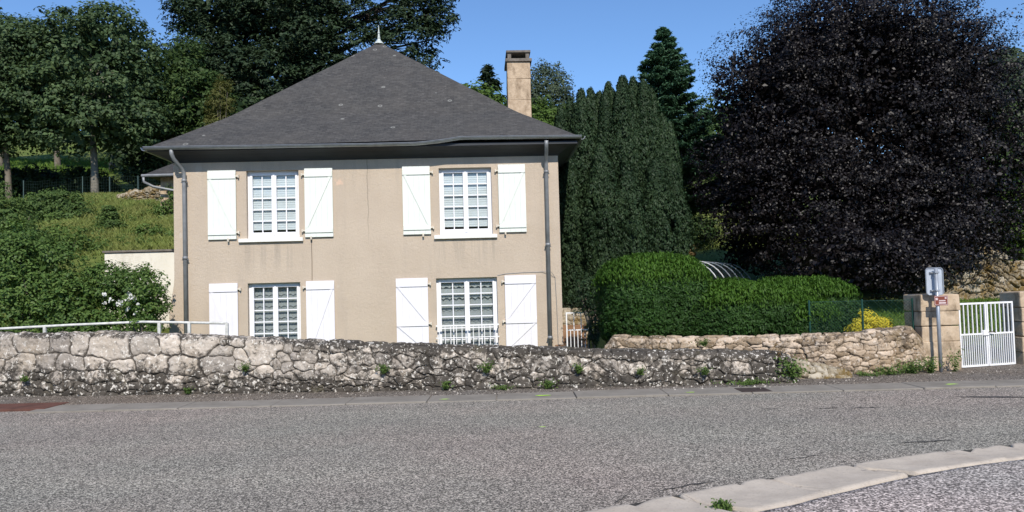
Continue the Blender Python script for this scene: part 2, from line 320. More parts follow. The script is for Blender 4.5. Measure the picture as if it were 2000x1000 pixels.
# ------------------------------------------------------------------ terrain
def TZ(x, y):
    x = np.asarray(x, float); y = np.asarray(y, float)
    L = np.interp(y, [13, 15, 19.95, 20.3, 26, 32, 36, 50, 90, 160], [-.35, -.2, .3, 2.78, 4.25, 5.75, 6.3, 10, 21, 34])
    L2 = np.interp(y, [13, 15, 20.3, 26, 32, 36, 50, 90, 160], [-.2, .4, 2.7, 4.25, 5.75, 6.3, 10, 21, 34])
    wl2 = sstep(-10.6, -11.2, x); L = L*(1-wl2)+L2*wl2
    Mi = np.interp(y, [13, 28.5, 31, 36, 50, 90, 160], [-.35, -.3, 4.8, 6.3, 9.6, 19, 32])
    Rt = np.interp(y, [13.4, 13.9, 22, 30, 45, 90, 160], [0, .45, 1.0, 2.4, 5.4, 13, 24])
    G = np.interp(y, [13.9, 22, 30, 45, 90, 160], [0.0, .95, 2.4, 5.4, 13, 24])
    g = sstep(7.3, 7.6, x); Rt = Rt*(1-g)+G*g
    P = np.interp(y, [13.4, 19.5, 19.7, 22, 30, 45, 90, 160], [-.2, -.1, .95, 1.2, 2.4, 5.4, 13, 24])
    p = sstep(1.85, 1.6, x)*sstep(22, 20, y); Rt = Rt*(1-p)+P*p
    wd = .25+np.maximum(0, y-28)*.35
    a = sstep(-8.15-wd/2, -8.15+wd/2, x); b = sstep(1.2-wd/2, 1.2+wd/2, x)
    z = L*(1-a)+Mi*(a-b)+Rt*b
    z = z*sstep(12.75, 13.3, y)-.004
    return z+(fbm(x*.5, y*.5, 5, 3)-.45)*.5*sstep(21, 26, y)+(fbm(x*.12, y*.12, 9, 3)-.45)*3*sstep(40, 70, y)
xs = np.unique(np.concatenate([np.linspace(-150, -25, 40), np.arange(-25, 18, .2), np.linspace(18, 150, 50)]))
ys = np.unique(np.concatenate([np.arange(12.0, 22, .1), np.arange(22, 40, .4), np.linspace(40, 160, 60)]))
X, Y = np.meshgrid(xs, ys, indexing='ij')
o = link('ground', grid_mesh('ground', np.stack([X, Y, TZ(X, Y)], -1)[:, ::1][::-1]), M['meadow']); o['kind'] = 'structure'
rd = MB().add([(-150, -60, 0), (150, -60, 0), (150, 12.02, 0), (-150, 12.02, 0)], [(0, 1, 2, 3)]).build('road', M['road']); rd['kind'] = 'structure'

X, Y = np.meshgrid(np.linspace(-150, 150, 60), np.linspace(-120, -24, 40), indexing='ij')
o = link('unseen_bank', grid_mesh('unseen_bank', np.stack([X, Y, -.01+np.maximum(0, -26-Y)*.22+fbm(X*.06, Y*.06, 3, 3)*3*sstep(-30, -45, Y)], -1)[::-1]), M['meadow']); o['kind'] = 'structure'  # unseen bank behind the camera, added for the reflections in the panes
# verge between kerb strip and wall
px_ = np.arange(-30, 30, .12); py_ = np.linspace(0, 1, 14)
X, T = np.meshgrid(px_, py_, indexing='ij')
Y0 = 11.98+0*X; Y1 = np.interp(X, [-30, -8.7, -6, -3.7, .75, 4.3, 5.2, 6.95, 7.6, 9, 14, 30], [14.2, 13.5, 13.2, 13.05, 12.8, 12.7, 13.2, 13.7, 14.0, 14.15, 14.6, 16])
Yv = Y0+(Y1-Y0)*T
Zv = .006+.035*sstep(.45, 1, T)*(X < 6.8)+(fbm(X*6, Yv*6, 2, 3)-.45)*.012+.02*sstep(0,.1,T)
o = link('pavement', grid_mesh('pavement', np.stack([X, Yv, Zv], -1)[::-1]), M['verge']); o['kind'] = 'structure'
# far kerb strip, cast in lengths with joints
mb = MB(); rng = np.random.default_rng(3); x = -30.
while x < 30:
    ln = 1.0+rng.random()*.35
    if not (-8.6 < x+ln/2 < -6.75):
        dz = rng.normal(0, .003); y0 = 11.36+rng.normal(0, .006)+.0*x
        mb.rbox(x+.006, x+ln-.006, y0, 12.03, -.05, .022+dz, .008, 1, .0015, rng)
    x += ln
o = mb.build('kerb', M['kerb']); o['kind'] = 'structure'

# near channel slabs and the footway inside them
cl = np.array([(-6.5, 1.6), (-4.2, 3.0), (-2.2, 4.2), (-.7, 5.0), (.54, 5.66), (1.2, 6.02), (2.04, 6.45), (3.07, 6.90), (3.96, 7.24), (4.8, 7.52), (6.5, 8.0), (9, 8.6), (14, 9.5), (22, 10.3)])
ds = np.r_[0, np.cumsum(np.hypot(*np.diff(cl, axis=0).T))]
def CLp(s):
    p = np.stack([np.interp(s, ds, cl[:, 0]), np.interp(s, ds, cl[:, 1])], -1)
    q = np.stack([np.interp(s+.4, ds, cl[:, 0]), np.interp(s+.4, ds, cl[:, 1])], -1)-np.stack([np.interp(s-.4, ds, cl[:, 0]), np.interp(s-.4, ds, cl[:, 1])], -1)
    q /= np.linalg.norm(q, axis=-1, keepdims=True); return p, np.stack([q[..., 1], -q[..., 0]], -1)
allV = []; allQ = []; nb = 0; s = .2
NOTCH = []; q = .4
while q < ds[-1]: NOTCH.append((q, .10+.16*rng.random(), .03+.15*rng.random()**1.5)); q += .22+.6*rng.random()**1.5
while s < ds[-1]-1:
    ln = .75+rng.random()*.45; a = s+.012; b = s+ln-.012; ns, nt = max(8, int(ln/.012)), 20
    ss, tt = np.meshgrid(np.linspace(a, b, ns), np.linspace(0, 1, nt), indexing='ij')
    skew = .10+rng.normal(0, .06); ss = ss+skew*tt**1.5+.03*np.sin(tt*5+s)
    notch = .03*fbm(ss*6, ss*0, 11, 3)
    for s0, w0, d0 in NOTCH: notch = notch+d0*np.clip(1-(ss-s0)/w0, 0, 1)*(ss > s0)
    to = notch*(1-tt)**1; p, nn = CLp(ss)
    Wl = np.interp(p[..., 0], [1.6, 3.0], [.70, .54]); off = to*1.0+tt*(Wl-to)+.012*(fbm(ss*5, tt*0, 21, 2)-.5)
    tilt = rng.normal(0, .006); top = .012+tilt*(ss-a)-.012*np.sin(PI*tt)+.012*tt+.02+(fbm(ss*8, off*8, 4, 3)-.45)*.008
    top = top-.03*(1-sstep(0, .06, tt))-.02*sstep(.96, 1, tt)-.015*(np.exp(-((ss-a)/.012)**2)+np.exp(-((ss-b)/.012)**2))
    P = np.concatenate([p+nn*off[..., None], top[..., None]], -1)
    # skirt
    Pf = np.concatenate([np.concatenate([P[:1, :, :2], P[:1, :, 2:]*0-.05], -1), P, np.concatenate([P[-1:, :, :2], P[-1:, :, 2:]*0-.05], -1)], 0)
    e0 = Pf[:, :1].copy(); e0[..., 2] = -.05; e1 = Pf[:, -1:].copy(); e1[..., 2] = -.05
    Pf = np.concatenate([e0, Pf, e1], 1); A_, B_ = Pf.shape[:2]
    i = (np.arange(A_-1)[:, None]*B_+np.arange(B_-1)[None]).ravel(); allQ.append(np.stack([i, i+B_, i+B_+1, i+1], 1)[:, ::-1]+nb); allV.append(Pf.reshape(-1, 3)); nb += A_*B_
    s += ln
me = quads_mesh(bpy.data.meshes.new('channel'), np.concatenate(allV), np.concatenate(allQ), False)
o = link('channel_slabs', me, M['conc']); o['kind'] = 'structure'
ss, tt = np.meshgrid(np.linspace(.2, ds[-1]-1, 260), np.linspace(0, 1, 30)**2, indexing='ij'); p, nn = CLp(ss)
off = np.interp(p[..., 0], [1.6, 3.0], [.70, .54])+.012+.03*fbm(ss*3, tt*0, 33, 3)+tt*16
P = np.concatenate([p+nn*off[..., None], (.040-.05*(1-sstep(0, .0004, tt))+(fbm(ss*2, off*2, 40, 3)-.45)*.02)[..., None]], -1)
o = link('footway', grid_mesh('footway', P), M['path']); o['kind'] = 'structure'
s2, t2 = np.meshgrid(np.linspace(.2, ds[-1]-1, 300), np.linspace(0, 1, 4), indexing='ij'); p, nn = CLp(s2)
o2 = (np.interp(p[..., 0], [1.6, 3.0], [.70, .54])+.10)*t2
o = link('moss_and_joint_shade', grid_mesh('moss_and_joint_shade', np.concatenate([p+nn*o2[..., None], (.005+.006*fbm(s2*9, t2*3, 8, 2)*t2)[..., None]], -1)), M['mossshade']); o['kind'] = 'structure'  # dark sheet: moss in the inner gap, painted joint shade under the slabs
# short dark cracks in the asphalt
for k, (x, y, ln_, w_, an) in enumerate(((3.9, 9.92, .35, .022, -.05), (4.35, 9.86, .4, .03, -.08), (3.2, 9.98, .25, .012, 0), (6.35, 10.46, 1.2, .05, -.22), (1.35, 6.30, .7, .014, .45), (.78, 5.98, .35, .014, 1.0), (2.6, 7.2, .5, .012, .3), (4.0, 7.75, .6, .02, .1))):
    t_ = np.linspace(-.5, .5, 12); wv = w_*np.cos(t_*PI)*(.5+rng.random(12)); cx_ = x+ln_*t_*math.cos(an)+.0*t_; cy_ = y+ln_*t_*math.sin(an)+rng.normal(0, .012, 12)
    mb_ = MB(); mb_.add([(cx_[i], cy_[i]-wv[i], .004) for i in range(12)]+[(cx_[i], cy_[i]+wv[i], .004) for i in range(12)], [(i, i+1, 13+i, 12+i) for i in range(11)])
    o = mb_.build('asphalt_crack', M['crack']); o['kind'] = 'structure'
# grit along the foot of the parapet
n_ = 420; gx = rng.uniform(-9, 9, n_); gy = np.interp(gx, [-8.7, -3.7, .75, 4.3, 6, 9], [12.95, 12.55, 12.3, 12.2, 12.75, 13.4])-np.abs(rng.normal(0, .16, n_)); mb_ = MB()
for x, y in zip(gx, gy):
    q = .006+.014*rng.random()**3; mb_.add([(x-q, y, .02), (x, y-q, .02), (x+q, y, .02), (x, y+q, .02), (x, y, .02+q*1.3)], [(0, 1, 4), (1, 2, 4), (2, 3, 4), (3, 0, 4)])
o = mb_.build('grit', M['pebble']); tag(o, 'loose pale grit and pebbles lying along the foot of the parapet', 'gravel', None, 'stuff')

# ------------------------------------------------------------------ stone walls
def stone_wall(name, path, hpts, thick, rows, mat, rng, res=.012, warp=.05, bulge=.05, weather=None, z0=-.05, batter=.06, cap=.03, asp=1.6, gap=.10, rough=.012, endcap=True, lump=.0, split=None, jz=.10):
    path = np.array(path, float); dd = np.r_[0, np.cumsum(np.hypot(*np.diff(path, axis=0).T))]; L = dd[-1]
    hx, hz = np.array(hpts).T
    s = np.linspace(0, L, int(L/res)); PX = np.interp(s, dd, path[:, 0]); PY = np.interp(s, dd, path[:, 1]); h = np.interp(PX, hx, hz)-z0
    h = h+.03*(fbm(s*2.2, s*0, 71, 3)-.45)
    k = np.minimum(1, np.minimum(s, L-s)/.15) if endcap else np.ones_like(s); h = h*(.75+.25*k)
    tx = np.gradient(PX); ty = np.gradient(PY); ln = np.hypot(tx, ty); nx, ny = ty/ln, -tx/ln   # front normal (towards camera)
    nf = int(hz.max()/res)+2; ntp = max(6, int(thick/res/1.4)); nbk = 6; r = .07
    v = np.linspace(0, 1, nf)
    Sg, Vg = np.meshgrid(s, v, indexing='ij'); H = h[:, None]
    zf = Vg*(H-r); qf = zf-H; df = -batter*(1-Vg)
    a = np.linspace(0, 1, ntp+1)[1:]; At = a[None]*np.ones_like(H)
    # top: rounded front edge then flat, then back edge
    ang = np.clip(At*thick/(r*2), 0, 1)*PI/2
    dt = np.where(At*thick < r*2, r*(1-np.cos(ang)), np.minimum(r+(At*thick-2*r)*(thick-r)/(thick-2*r+1e-6), thick))
    zt = np.where(At*thick < r*2, H-r+r*np.sin(ang), H+cap*np.sin(PI*At)*.7-(sstep(.8, 1, At)*.05))
    qt = (At*thick)-r
    bk = np.linspace(0, 1, nbk+1)[1:]; zb = H*(1-bk)[None]; db = thick+0*zb; qb = thick+(H-zb)
    D = np.concatenate([df, dt, db], 1); Z = np.concatenate([zf, zt, zb], 1); Q = np.concatenate([qf, qt, qb], 1); SS = np.broadcast_to(s[:, None], Q.shape)
    # normals of the profile
    dD = np.gradient(D, axis=1); dZ = np.gradient(Z, axis=1); nl = np.hypot(dD, dZ)+1e-9; on, oz = -dZ/nl, dD/nl    # on: along depth(+back), oz up
    ws = SS+warp*2*(fbm(SS*3.3, Q*3.3, 31, 3)-.45)*1.6; wq = Q+warp*2*(fbm(SS*3.3+9, Q*3.3+4, 37, 3)-.45)*1.2; ws = ws+.035*(fbm(SS*13, Q*13, 41, 3)-.45); wq = wq+.035*(fbm(SS*13+5, Q*13+3, 43, 3)-.45)
    seeds = []; q = .06; ri = 0
    for rh, sw in rows:
        x = rng.random()*sw
        while x < L+sw:
            if split is not None and rh > .12 and np.interp(x, dd, path[:, 0]) > split+rng.normal(0, .4):
                for hh in (.25, .75):
                    seeds.append((x+sw*.25+rng.normal(0, .04), q-rh*hh+rng.normal(0, rh*.10), sw*(.3+.5*rng.random()), rh*.5))
                x += sw*(.40+.2*rng.random()); continue
            wdt = sw*(.55+rng.random()*.9); seeds.append((x+wdt/2, q-rh/2+rng.normal(0, rh*jz), wdt, rh*(.75+.5*rng.random()))); x += wdt
        q -= rh
    x = 0
    while x < L+.4:
        seeds += [(x, .06+thick*.45, .3, .2), (x+.2, .06+thick, .3, .3)]; x += .25+rng.random()*.2
    sds = np.array(seeds); rid = rng.random(len(sds)); rof = rng.random(len(sds))
    f = ws.ravel(); g = wq.ravel(); F1 = np.full(f.shape, 9e9); F2 = F1.copy(); ID = np.zeros(f.shape, int)
    order = np.argsort(sds[:, 0])
    n = len(f); rowlen = Q.shape[1]; ch = 40*rowlen
    for c0 in range(0, n, ch):
        fs, gs = f[c0:c0+ch], g[c0:c0+ch]; m = (sds[:, 0] > fs.min()-.7) & (sds[:, 0] < fs.max()+.7); idx = np.nonzero(m)[0]
        if len(idx) < 2: continue
        dx = (fs[:, None]-sds[idx, 0])/(sds[idx, 2]*.5); dy = (gs[:, None]-sds[idx, 1])/(sds[idx, 3]*.5)
        d = (np.abs(dx)**3+np.abs(dy)**3)**(1/3.)
        am = np.argpartition(d, 1, axis=1)[:, :2]; dv = np.take_along_axis(d, am, 1); o2 = np.argsort(dv, 1); dv = np.take_along_axis(dv, o2, 1); am = np.take_along_axis(am, o2, 1)
        F1[c0:c0+ch] = dv[:, 0]; F2[c0:c0+ch] = dv[:, 1]; ID[c0:c0+ch] = idx[am[:, 0]]
    e = (F2-F1).reshape(Q.shape); r1 = rid[ID].reshape(Q.shape); r2 = rof[ID].reshape(Q.shape)
    e = e+.30*gap*6*(fbm(SS*6, Q*6, 61, 3)-.44)*.5
    m = sstep(gap*.25, gap*2.6, e); fine = fbm(SS*14, Q*14, 51, 4)-.47; big = fbm(SS*2.5, Q*2.5, 55, 3)-.45
    disp = bulge*m*(.45+.9*r2)+rough*2.2*fine+lump*big+bulge*.35*m*sstep(.1, .9, e)
    base = Z < .0
    d2 = D+on*disp; z2 = Z+oz*disp+z0
    XX = PX[:, None]-nx[:, None]*d2; YY = PY[:, None]-ny[:, None]*d2
    P = np.stack([XX, YY, z2], -1)
    if endcap:  # close ends by pinching
        e0 = P[:1].copy(); mid = e0.mean(1, keepdims=True); e0[..., :2] = mid[..., :2]; e1 = P[-1:].copy(); mid = e1.mean(1, keepdims=True); e1[..., :2] = mid[..., :2]
        P = np.concatenate([e0, P, e1], 0); m = np.concatenate([m[:1], m, m[-1:]]); r1 = np.concatenate([r1[:1], r1, r1[-1:]])
    wt = weather(P[..., 0], P[..., 2]) if weather else P[..., 0]*0+.5
    me = grid_mesh(name, P[::-1]); C = np.stack([r1, m, wt, m*0+1], -1)[::-1]; vcol(me, 'st', C.reshape(-1, 4))
    return link(name, me, mat, None, (path[len(path)//2][0], path[len(path)//2][1], 0))
rng = np.random.default_rng(11)
def wfront(x, z):
    top = np.interp(x, [-8.5, -6.4, -5.1, -3.4, -1.7, 0, 1.65, 3.3, 4.3], [1.04, 1.01, .93, .82, .72, .63, .55, .5, .43])-z
    l = sstep(-1.5, -4.6, x); b = .53+.03*fbm(x*.9, z*2, 3, 3)
    b = b-l*.115*sstep(.62, .34, top)+.045*(1-l)+.09*sstep(.34, .0, z)+l*.045
    return b+.10*sstep(.09, -.01, top)
stone_wall('roadside_wall', [(-16, 14.0), (-11, 13.5), (-8.7, 13.2), (-6, 12.92), (-3.7, 12.76), (.75, 12.47), (3.2, 12.38), (4.42, 12.36)],
           [(-16, 1.1), (-8.5, 1.04), (-6.4, 1.01), (-5.1, .93), (-3.4, .82), (-1.7, .72), (0, .63), (1.65, .55), (3.3, .5), (4.2, .43)], .44,
           [(.38, .48), (.27, .42), (.17, .28), (.13, .26), (.12, .22), (.13, .25), (.13, .25), (.13, .3)], M['stone_front'], rng, .0112, .075, .030, wfront, gap=.11, lump=.07, split=-4.6, jz=.14, rough=.018)
tag(bpy.context.scene.objects['roadside_wall'], 'long low parapet of pale stones blotched with black lichen along the road', 'wall')
def wdry(x, z): return .42+.25*fbm(x*.8, z*1.5, 13, 3)+.12*sstep(5.6, 6.9, x)*sstep(.3,.7,z)
stone_wall('garden_wall', [(1.62, 14.2), (3.9, 13.62), (5.2, 13.12), (6.1, 13.12), (6.96, 13.42)],
           [(1.6, .66), (3, .62), (3.9, .62), (5, .66), (6, .69), (6.95, .74)], .38, [(.11, .30), (.10, .22), (.09, .2), (.1, .22), (.08, .17), (.1, .2), (.09, .2), (.1, .25)],
           M['stone_dry'], rng, .0105, .06, .030, wdry, gap=.09, endcap=True, jz=.22, rough=.016, split=-9)
tag(bpy.context.scene.objects['garden_wall'], 'buff rubble stone garden wall below the clipped hedges, ending at the gate pillar', 'wall')
stone_wall('rubble_stub', [(4.2, 12.72), (4.9, 12.72), (5.45, 12.8)], [(4.2, .30), (4.8, .20), (5.4, .09)], .35, [(.12, .2), (.1, .2), (.1, .2)], M['stone_moss'], rng, .014, .06, .05, lambda x, z: x*0+.5)
tag(bpy.context.scene.objects['rubble_stub'], 'low mossy rubble at the broken end of the parapet', 'rubble wall')
stone_wall('mossy_rock_wall', [(11.6, 22.4), (13.2, 22.2), (15, 22.4), (17.5, 22.9)], [(11.6, 1.6), (12.4, 2.35), (13.4, 2.45), (14.2, 1.95), (15.5, 1.9), (17.5, 2.2)], .6,
           [(.25, .3), (.22, .28), (.2, .28), (.22, .3), (.2, .26), (.22, .3), (.22, .3)], M['stone_moss'], rng, .022, .12, .09, lambda x, z: .5+.25*(fbm(x, z, 7, 3)-.45), z0=.5, lump=.25)
tag(bpy.context.scene.objects['mossy_rock_wall'], 'rough mossy brown boulder wall in the garden behind the white double gate', 'wall')
stone_wall('terrace_wall', [(1.0, 19.6), (1.8, 19.5), (3.2, 19.4)], [(1, 1.04), (3, 1.0)], .35, [(.1, .3), (.1, .25), (.09, .25), (.1, .25), (.1, .25), (.1, .3), (.12, .3), (.12, .3)], M['stone_moss'], rng, .015, .04, .03, lambda x, z: x*0+.5, z0=-.15)
tag(bpy.context.scene.objects['terrace_wall'], 'small terrace wall seen through the white garden gate beside the house', 'wall')
stone_wall('collapsed_bank_wall', [(-15.9, 30.6), (-14.6, 30.2), (-13.2, 29.8)], [(-15.9, 5.4), (-14.6, 5.75), (-13.2, 5.85)], .5, [(.12, .22), (.10, .2), (.10, .2), (.10, .2), (.1, .2), (.1, .2)], M['stone_moss'], rng, .025, .12, .09, lambda x, z: x*0+.55, z0=5.0, lump=.2)
tag(bpy.context.scene.objects['collapsed_bank_wall'], 'crumbling dry stone bank on the grassy slope left of the outbuilding', 'wall')

# ------------------------------------------------------------------ house
A = R(2.3); HX, HY = -7.77, 18.0
def H2W(u, n, z): return (HX+u*math.cos(A)-n*math.sin(A), HY+u*math.sin(A)+n*math.cos(A), z)
house = thing('house', 'two storey beige rendered house with dark slate hipped roof and white shutters', 'house', (HX, HY, -.3), A)
ZB = -.3
def hp(mb, name, mat, parent=house, smooth=False):   # shift so that house-local z = world z
    o = mb.build(name, mat, None, None, smooth); o.data.transform(Matrix.Translation((0, 0, -ZB))); o.parent = parent; return o
HW, HD = 8.92, 8.9
win = [('ul', 1.66, 2.86, 2.93, 4.51), ('ur', 6.11, 7.34, 2.90, 4.48), ('ll', 1.66, 2.86, .05, 1.90), ('lr', 5.99, 7.41, .05, 1.90)]
us = sorted(set([0, HW]+[w_[1] for w_ in win]+[w_[2] for w_ in win]+list(np.linspace(0, HW, 19).round(3))))
zs = sorted(set([-.5, 4.85, .75, 1.0, 1.25, 1.5, 1.75, 2.05]+[w_[3] for w_ in win]+[w_[4] for w_ in win]))
def ue(u, z): return u-(.125*float(1-sstep(1.15, 2.1, np.float64(z))) if u == 0 else 0)
mb = MB()
V = {}
for u in us:
    for z in zs: V[u, z] = len(mb.v); mb.v.append((ue(u, z), 0, z))
for i in range(len(us)-1):
    for j in range(len(zs)-1):
        cu, cz = (us[i]+us[i+1])/2, (zs[j]+zs[j+1])/2
        if any(w_[1] < cu < w_[2] and w_[3] < cz < w_[4] for w_ in win): continue
        mb.f.append((V[us[i], zs[j]], V[us[i+1], zs[j]], V[us[i+1], zs[j+1]], V[us[i], zs[j+1]]))
RD = .17
for _, a, b, c, d in win:
    mb.add([(a, 0, c), (b, 0, c), (b, 0, d), (a, 0, d), (a, RD+.1, c), (b, RD+.1, c), (b, RD+.1, d), (a, RD+.1, d)], [(0, 1, 5, 4), (1, 2, 6, 5), (2, 3, 7, 6), (3, 0, 4, 7)])
for i in range(len(zs)-1):   # left return
    z0_, z1_ = zs[i], zs[i+1]; mb.add([(ue(0, z0_), 0, z0_), (ue(0, z1_), 0, z1_), (0, HD, z1_), (0, HD, z0_)], [(0, 1, 2, 3)])
mb.add([(HW, 0, -.5), (HW, HD, -.5), (HW, HD, 4.85), (HW, 0, 4.85), (0, HD, -.5), (0, HD, 4.85)], [(0, 1, 2, 3), (1, 4, 5, 2)])
me = bpy.data.meshes.new('wall'); me.from_pydata(mb.v, [], mb.f); bm = bmesh.new(); bm.from_mesh(me); bmesh.ops.remove_doubles(bm, verts=bm.verts, dist=1e-5)
bmesh.ops.recalc_face_normals(bm, faces=bm.faces); bm.to_mesh(me); bm.free(); me.transform(Matrix.Translation((0, 0, -ZB))); link('wall', me, M['wall'], house)
# painted cove under the eaves
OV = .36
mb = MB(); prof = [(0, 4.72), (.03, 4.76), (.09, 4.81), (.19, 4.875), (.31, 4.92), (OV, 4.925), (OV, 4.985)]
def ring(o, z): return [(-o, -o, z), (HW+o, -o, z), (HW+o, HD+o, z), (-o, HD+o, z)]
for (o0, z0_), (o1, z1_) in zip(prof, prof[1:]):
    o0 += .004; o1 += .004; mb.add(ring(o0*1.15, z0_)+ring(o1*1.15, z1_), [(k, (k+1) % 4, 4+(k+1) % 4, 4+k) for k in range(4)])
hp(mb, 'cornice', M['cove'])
# roof
ex0, ex1, ey0, ey1 = -.44, HW+.48, -.42, HD+.42
rng_ = np.random.default_rng(8)
def roof():
    ins = 1.38; z0 = 5.02; zb = 5.98; ap = (4.25, 4.3, 8.87); apb = (4.25, HD-4.3+.4, 8.87)
    me = bpy.data.meshes.new('roof'); vs = []; fs = []; uv = []
    E = [(ex0, ey0, z0), (ex1, ey0, z0+.07), (ex1, ey1, z0+.04), (ex0, ey1, z0)]
    B = [(ex0+ins, ey0+ins, zb), (ex1-ins, ey0+ins, zb+.02), (ex1-ins, ey1-ins, zb), (ex0+ins, ey1-ins, zb)]
    T = [(ap, ap), (ap, apb), (apb, apb), (apb, ap)]
    def lerp(a, b, t): return tuple(a[k]+(b[k]-a[k])*t for k in range(3))
    for k in range(4):
        e0, e1, b0, b1 = E[k], E[(k+1) % 4], B[k], B[(k+1) % 4]; t0, t1 = T[k]
        d = Vector(e1)-Vector(e0); d.z = 0; d.normalize(); n = Vector((-d.y, d.x, 0)); vv = 0; prev = None
        rows = [(e0, e1)]+[(lerp(e0, b0, q), lerp(e1, b1, q)) for q in (.2, .4, .6, .8, .93)]+[(lerp(b0, t0, q), lerp(b1, t1, q)) for q in (.02, .08, .2, .35, .5, .65, .8, .92, .985)]
        lens = 0; last = Vector(e0)
        for ri, (l, r_) in enumerate(rows):
            N = 26; h = Vector(l); mid = (Vector(l)+Vector(r_))/2
            if prev is not None:
                dv = (mid-prev); dv -= d*dv.dot(d); lens += dv.length
            prev = mid; base = len(vs)
            for i in range(N):
                p = Vector(l).lerp(Vector(r_), i/(N-1)); wob = (float(fbm(np.float64(p.x*.7+k*9), np.float64(p.z*1.3), 6, 3))-.45)*.05 if 0 < i < N-1 and ri else 0
                wob2 = rng_.normal(0, .004) if i in (0, N-1) else 0
                vs.append((p.x-n.x*wob*.6, p.y-n.y*wob*.6, p.z+wob+wob2)); uv.append((p.dot(d), lens))
            if ri:
                for i in range(N-1): a = base-N+i; fs.append((a, a+1, a+N+1, a+N))
        a = len(vs); vs.append(T[k][0]); uv.append((Vector(T[k][0]).dot(d), lens+.05)); fs += [(base+i, base+i+1, a) for i in range(N-1)]
    me.from_pydata([(x, y, z-ZB) for x, y, z in vs], [], fs); ul = me.uv_layers.new(name='UVMap')
    for L_ in me.loops: ul.data[L_.index].uv = uv[L_.vertex_index]
    return link('roof', me, M['slate'], house)
rf = roof()
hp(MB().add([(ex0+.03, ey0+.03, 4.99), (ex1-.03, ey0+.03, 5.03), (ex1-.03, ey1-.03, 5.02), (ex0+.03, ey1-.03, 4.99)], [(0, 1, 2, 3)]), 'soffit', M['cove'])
mb = MB().lathe([(.15, 0), (.135, .03), (.06, .11), (.04, .16), (.055, .18), (.035, .20), (.025, .30), (.042, .33), (.022, .36), (.014, .44), (.007, .56)], (4.25, 4.3, 8.81), 12)
hp(mb, 'finial', M['lead'], smooth=False)
# gutter: front with its dent, and the two returns
def gutter(pts):
    mb = MB(); r = .065; n = 9; pv = []
    for i, p in enumerate(pts):
        p = Vector(p); d = (Vector(pts[min(i+1, len(pts)-1)])-Vector(pts[max(i-1, 0)])); d.z = 0; d.normalize(); s = Vector((d.y, -d.x, 0))
        for rr in (r, r-.008):
            for k in range(n): a = PI*k/(n-1); pv.append(p+s*math.cos(a)*rr-Vector((0, 0, math.sin(a)*rr)))
    N = 2*n; fs = []
    for i in range(len(pts)-1):
        for k in range(n-1):
            a = i*N+k; fs += [(a, a+1, a+N+1, a+N), (a+n, a+N+n, a+N+n+1, a+n+1)]
        for k in (0, n-1): a = i*N+k; fs.append((a, a+N, a+N+n, a+n))
    for i in (0, len(pts)-1): fs += [(i*N+k, i*N+k+1, i*N+n+k+1, i*N+n+k) for k in range(n-1)]
    mb.add(pv, fs); mb.tube([tuple(pv[i*N]) for i in range(len(pts))], .011, 6)
    return mb
gz = lambda u: float(np.interp(u, [-.5, 2, 3.2, 4.6, 5.7, 6.3, 6.66, 7, 8, 9.4], [5.015, 5.0, 5.0, 4.992, 4.998, 5.055, 5.11, 5.105, 5.10, 5.085]))
gp = [(u, ey0-.055, gz(u)) for u in np.linspace(ex0-.03, ex1+.03, 40)]
hp(gutter(gp), 'gutter', M['zinc'])
hp(gutter([(ex1+.055, v, 5.08) for v in np.linspace(ey0, ey1, 6)]), 'gutter', M['zinc'])
hp(gutter([(ex0-.055, v, 5.01) for v in np.linspace(ey1, ey0, 6)]), 'gutter', M['zinc'])
def pipe(pts, cols):
    mb = MB().tube(pts, .045, 12)
    for u, z in cols:
        mb.lathe([(.047, -.035), (.06, -.03), (.06, .03), (.047, .035)], (u, -.085, z), 12); mb.box(u-.012, u+.012, -.085, 0, z-.055, z-.035); mb.box(u-.075, u+.075, -.093, -.077, z-.055, z-.035)
    return mb
hp(pipe([(.13, -.46, 4.96), (.13, -.44, 4.86), (.15, -.38, 4.76), (.24, -.16, 4.58), (.27, -.09, 4.48), (.272, -.085, 4.3), (.285, -.085, -.4)], [(.274, 4.30), (.28, 2.52)]), 'downpipe', M['pipe'], smooth=True)
hp(pipe([(8.62, -.46, 5.0), (8.62, -.44, 4.9), (8.625, -.36, 4.8), (8.63, -.14, 4.62), (8.63, -.09, 4.5), (8.61, -.085, -.4)], [(8.63, 4.33), (8.62, 2.62), (8.61, .46)]), 'downpipe', M['pipe'], smooth=True)
# chimney
cu0, cu1, cv0, cv1 = 7.93, 8.58, 3.6, 4.5
mb = MB(); rg = np.random.default_rng(2); z = 5.3
for hgt in (.55, .52, .58, .6, .48):
    mb.rbox(cu0, cu1, cv0, cv1, z, z+hgt-.004, .006, 1, .004, rg); z += hgt
ch = hp(mb, 'chimney', M['chimney'])
mb = MB().rbox(cu0-.05, cu1+.05, cv0-.05, cv1+.05, z, z+.09, .015, 2)
for a, b in ((cu0+.02, cv0+.02), (cu1-.12, cv0+.02), (cu0+.02, cv1-.12), (cu1-.12, cv1-.12)): mb.box(a, a+.1, b, b+.1, z+.088, z+.26)
mb.rbox(cu0-.02, cu1+.02, cv0-.02, cv1+.02, z+.26, z+.33, .01, 1)
hp(mb, 'chimney_cap', M['chimcap'], ch)
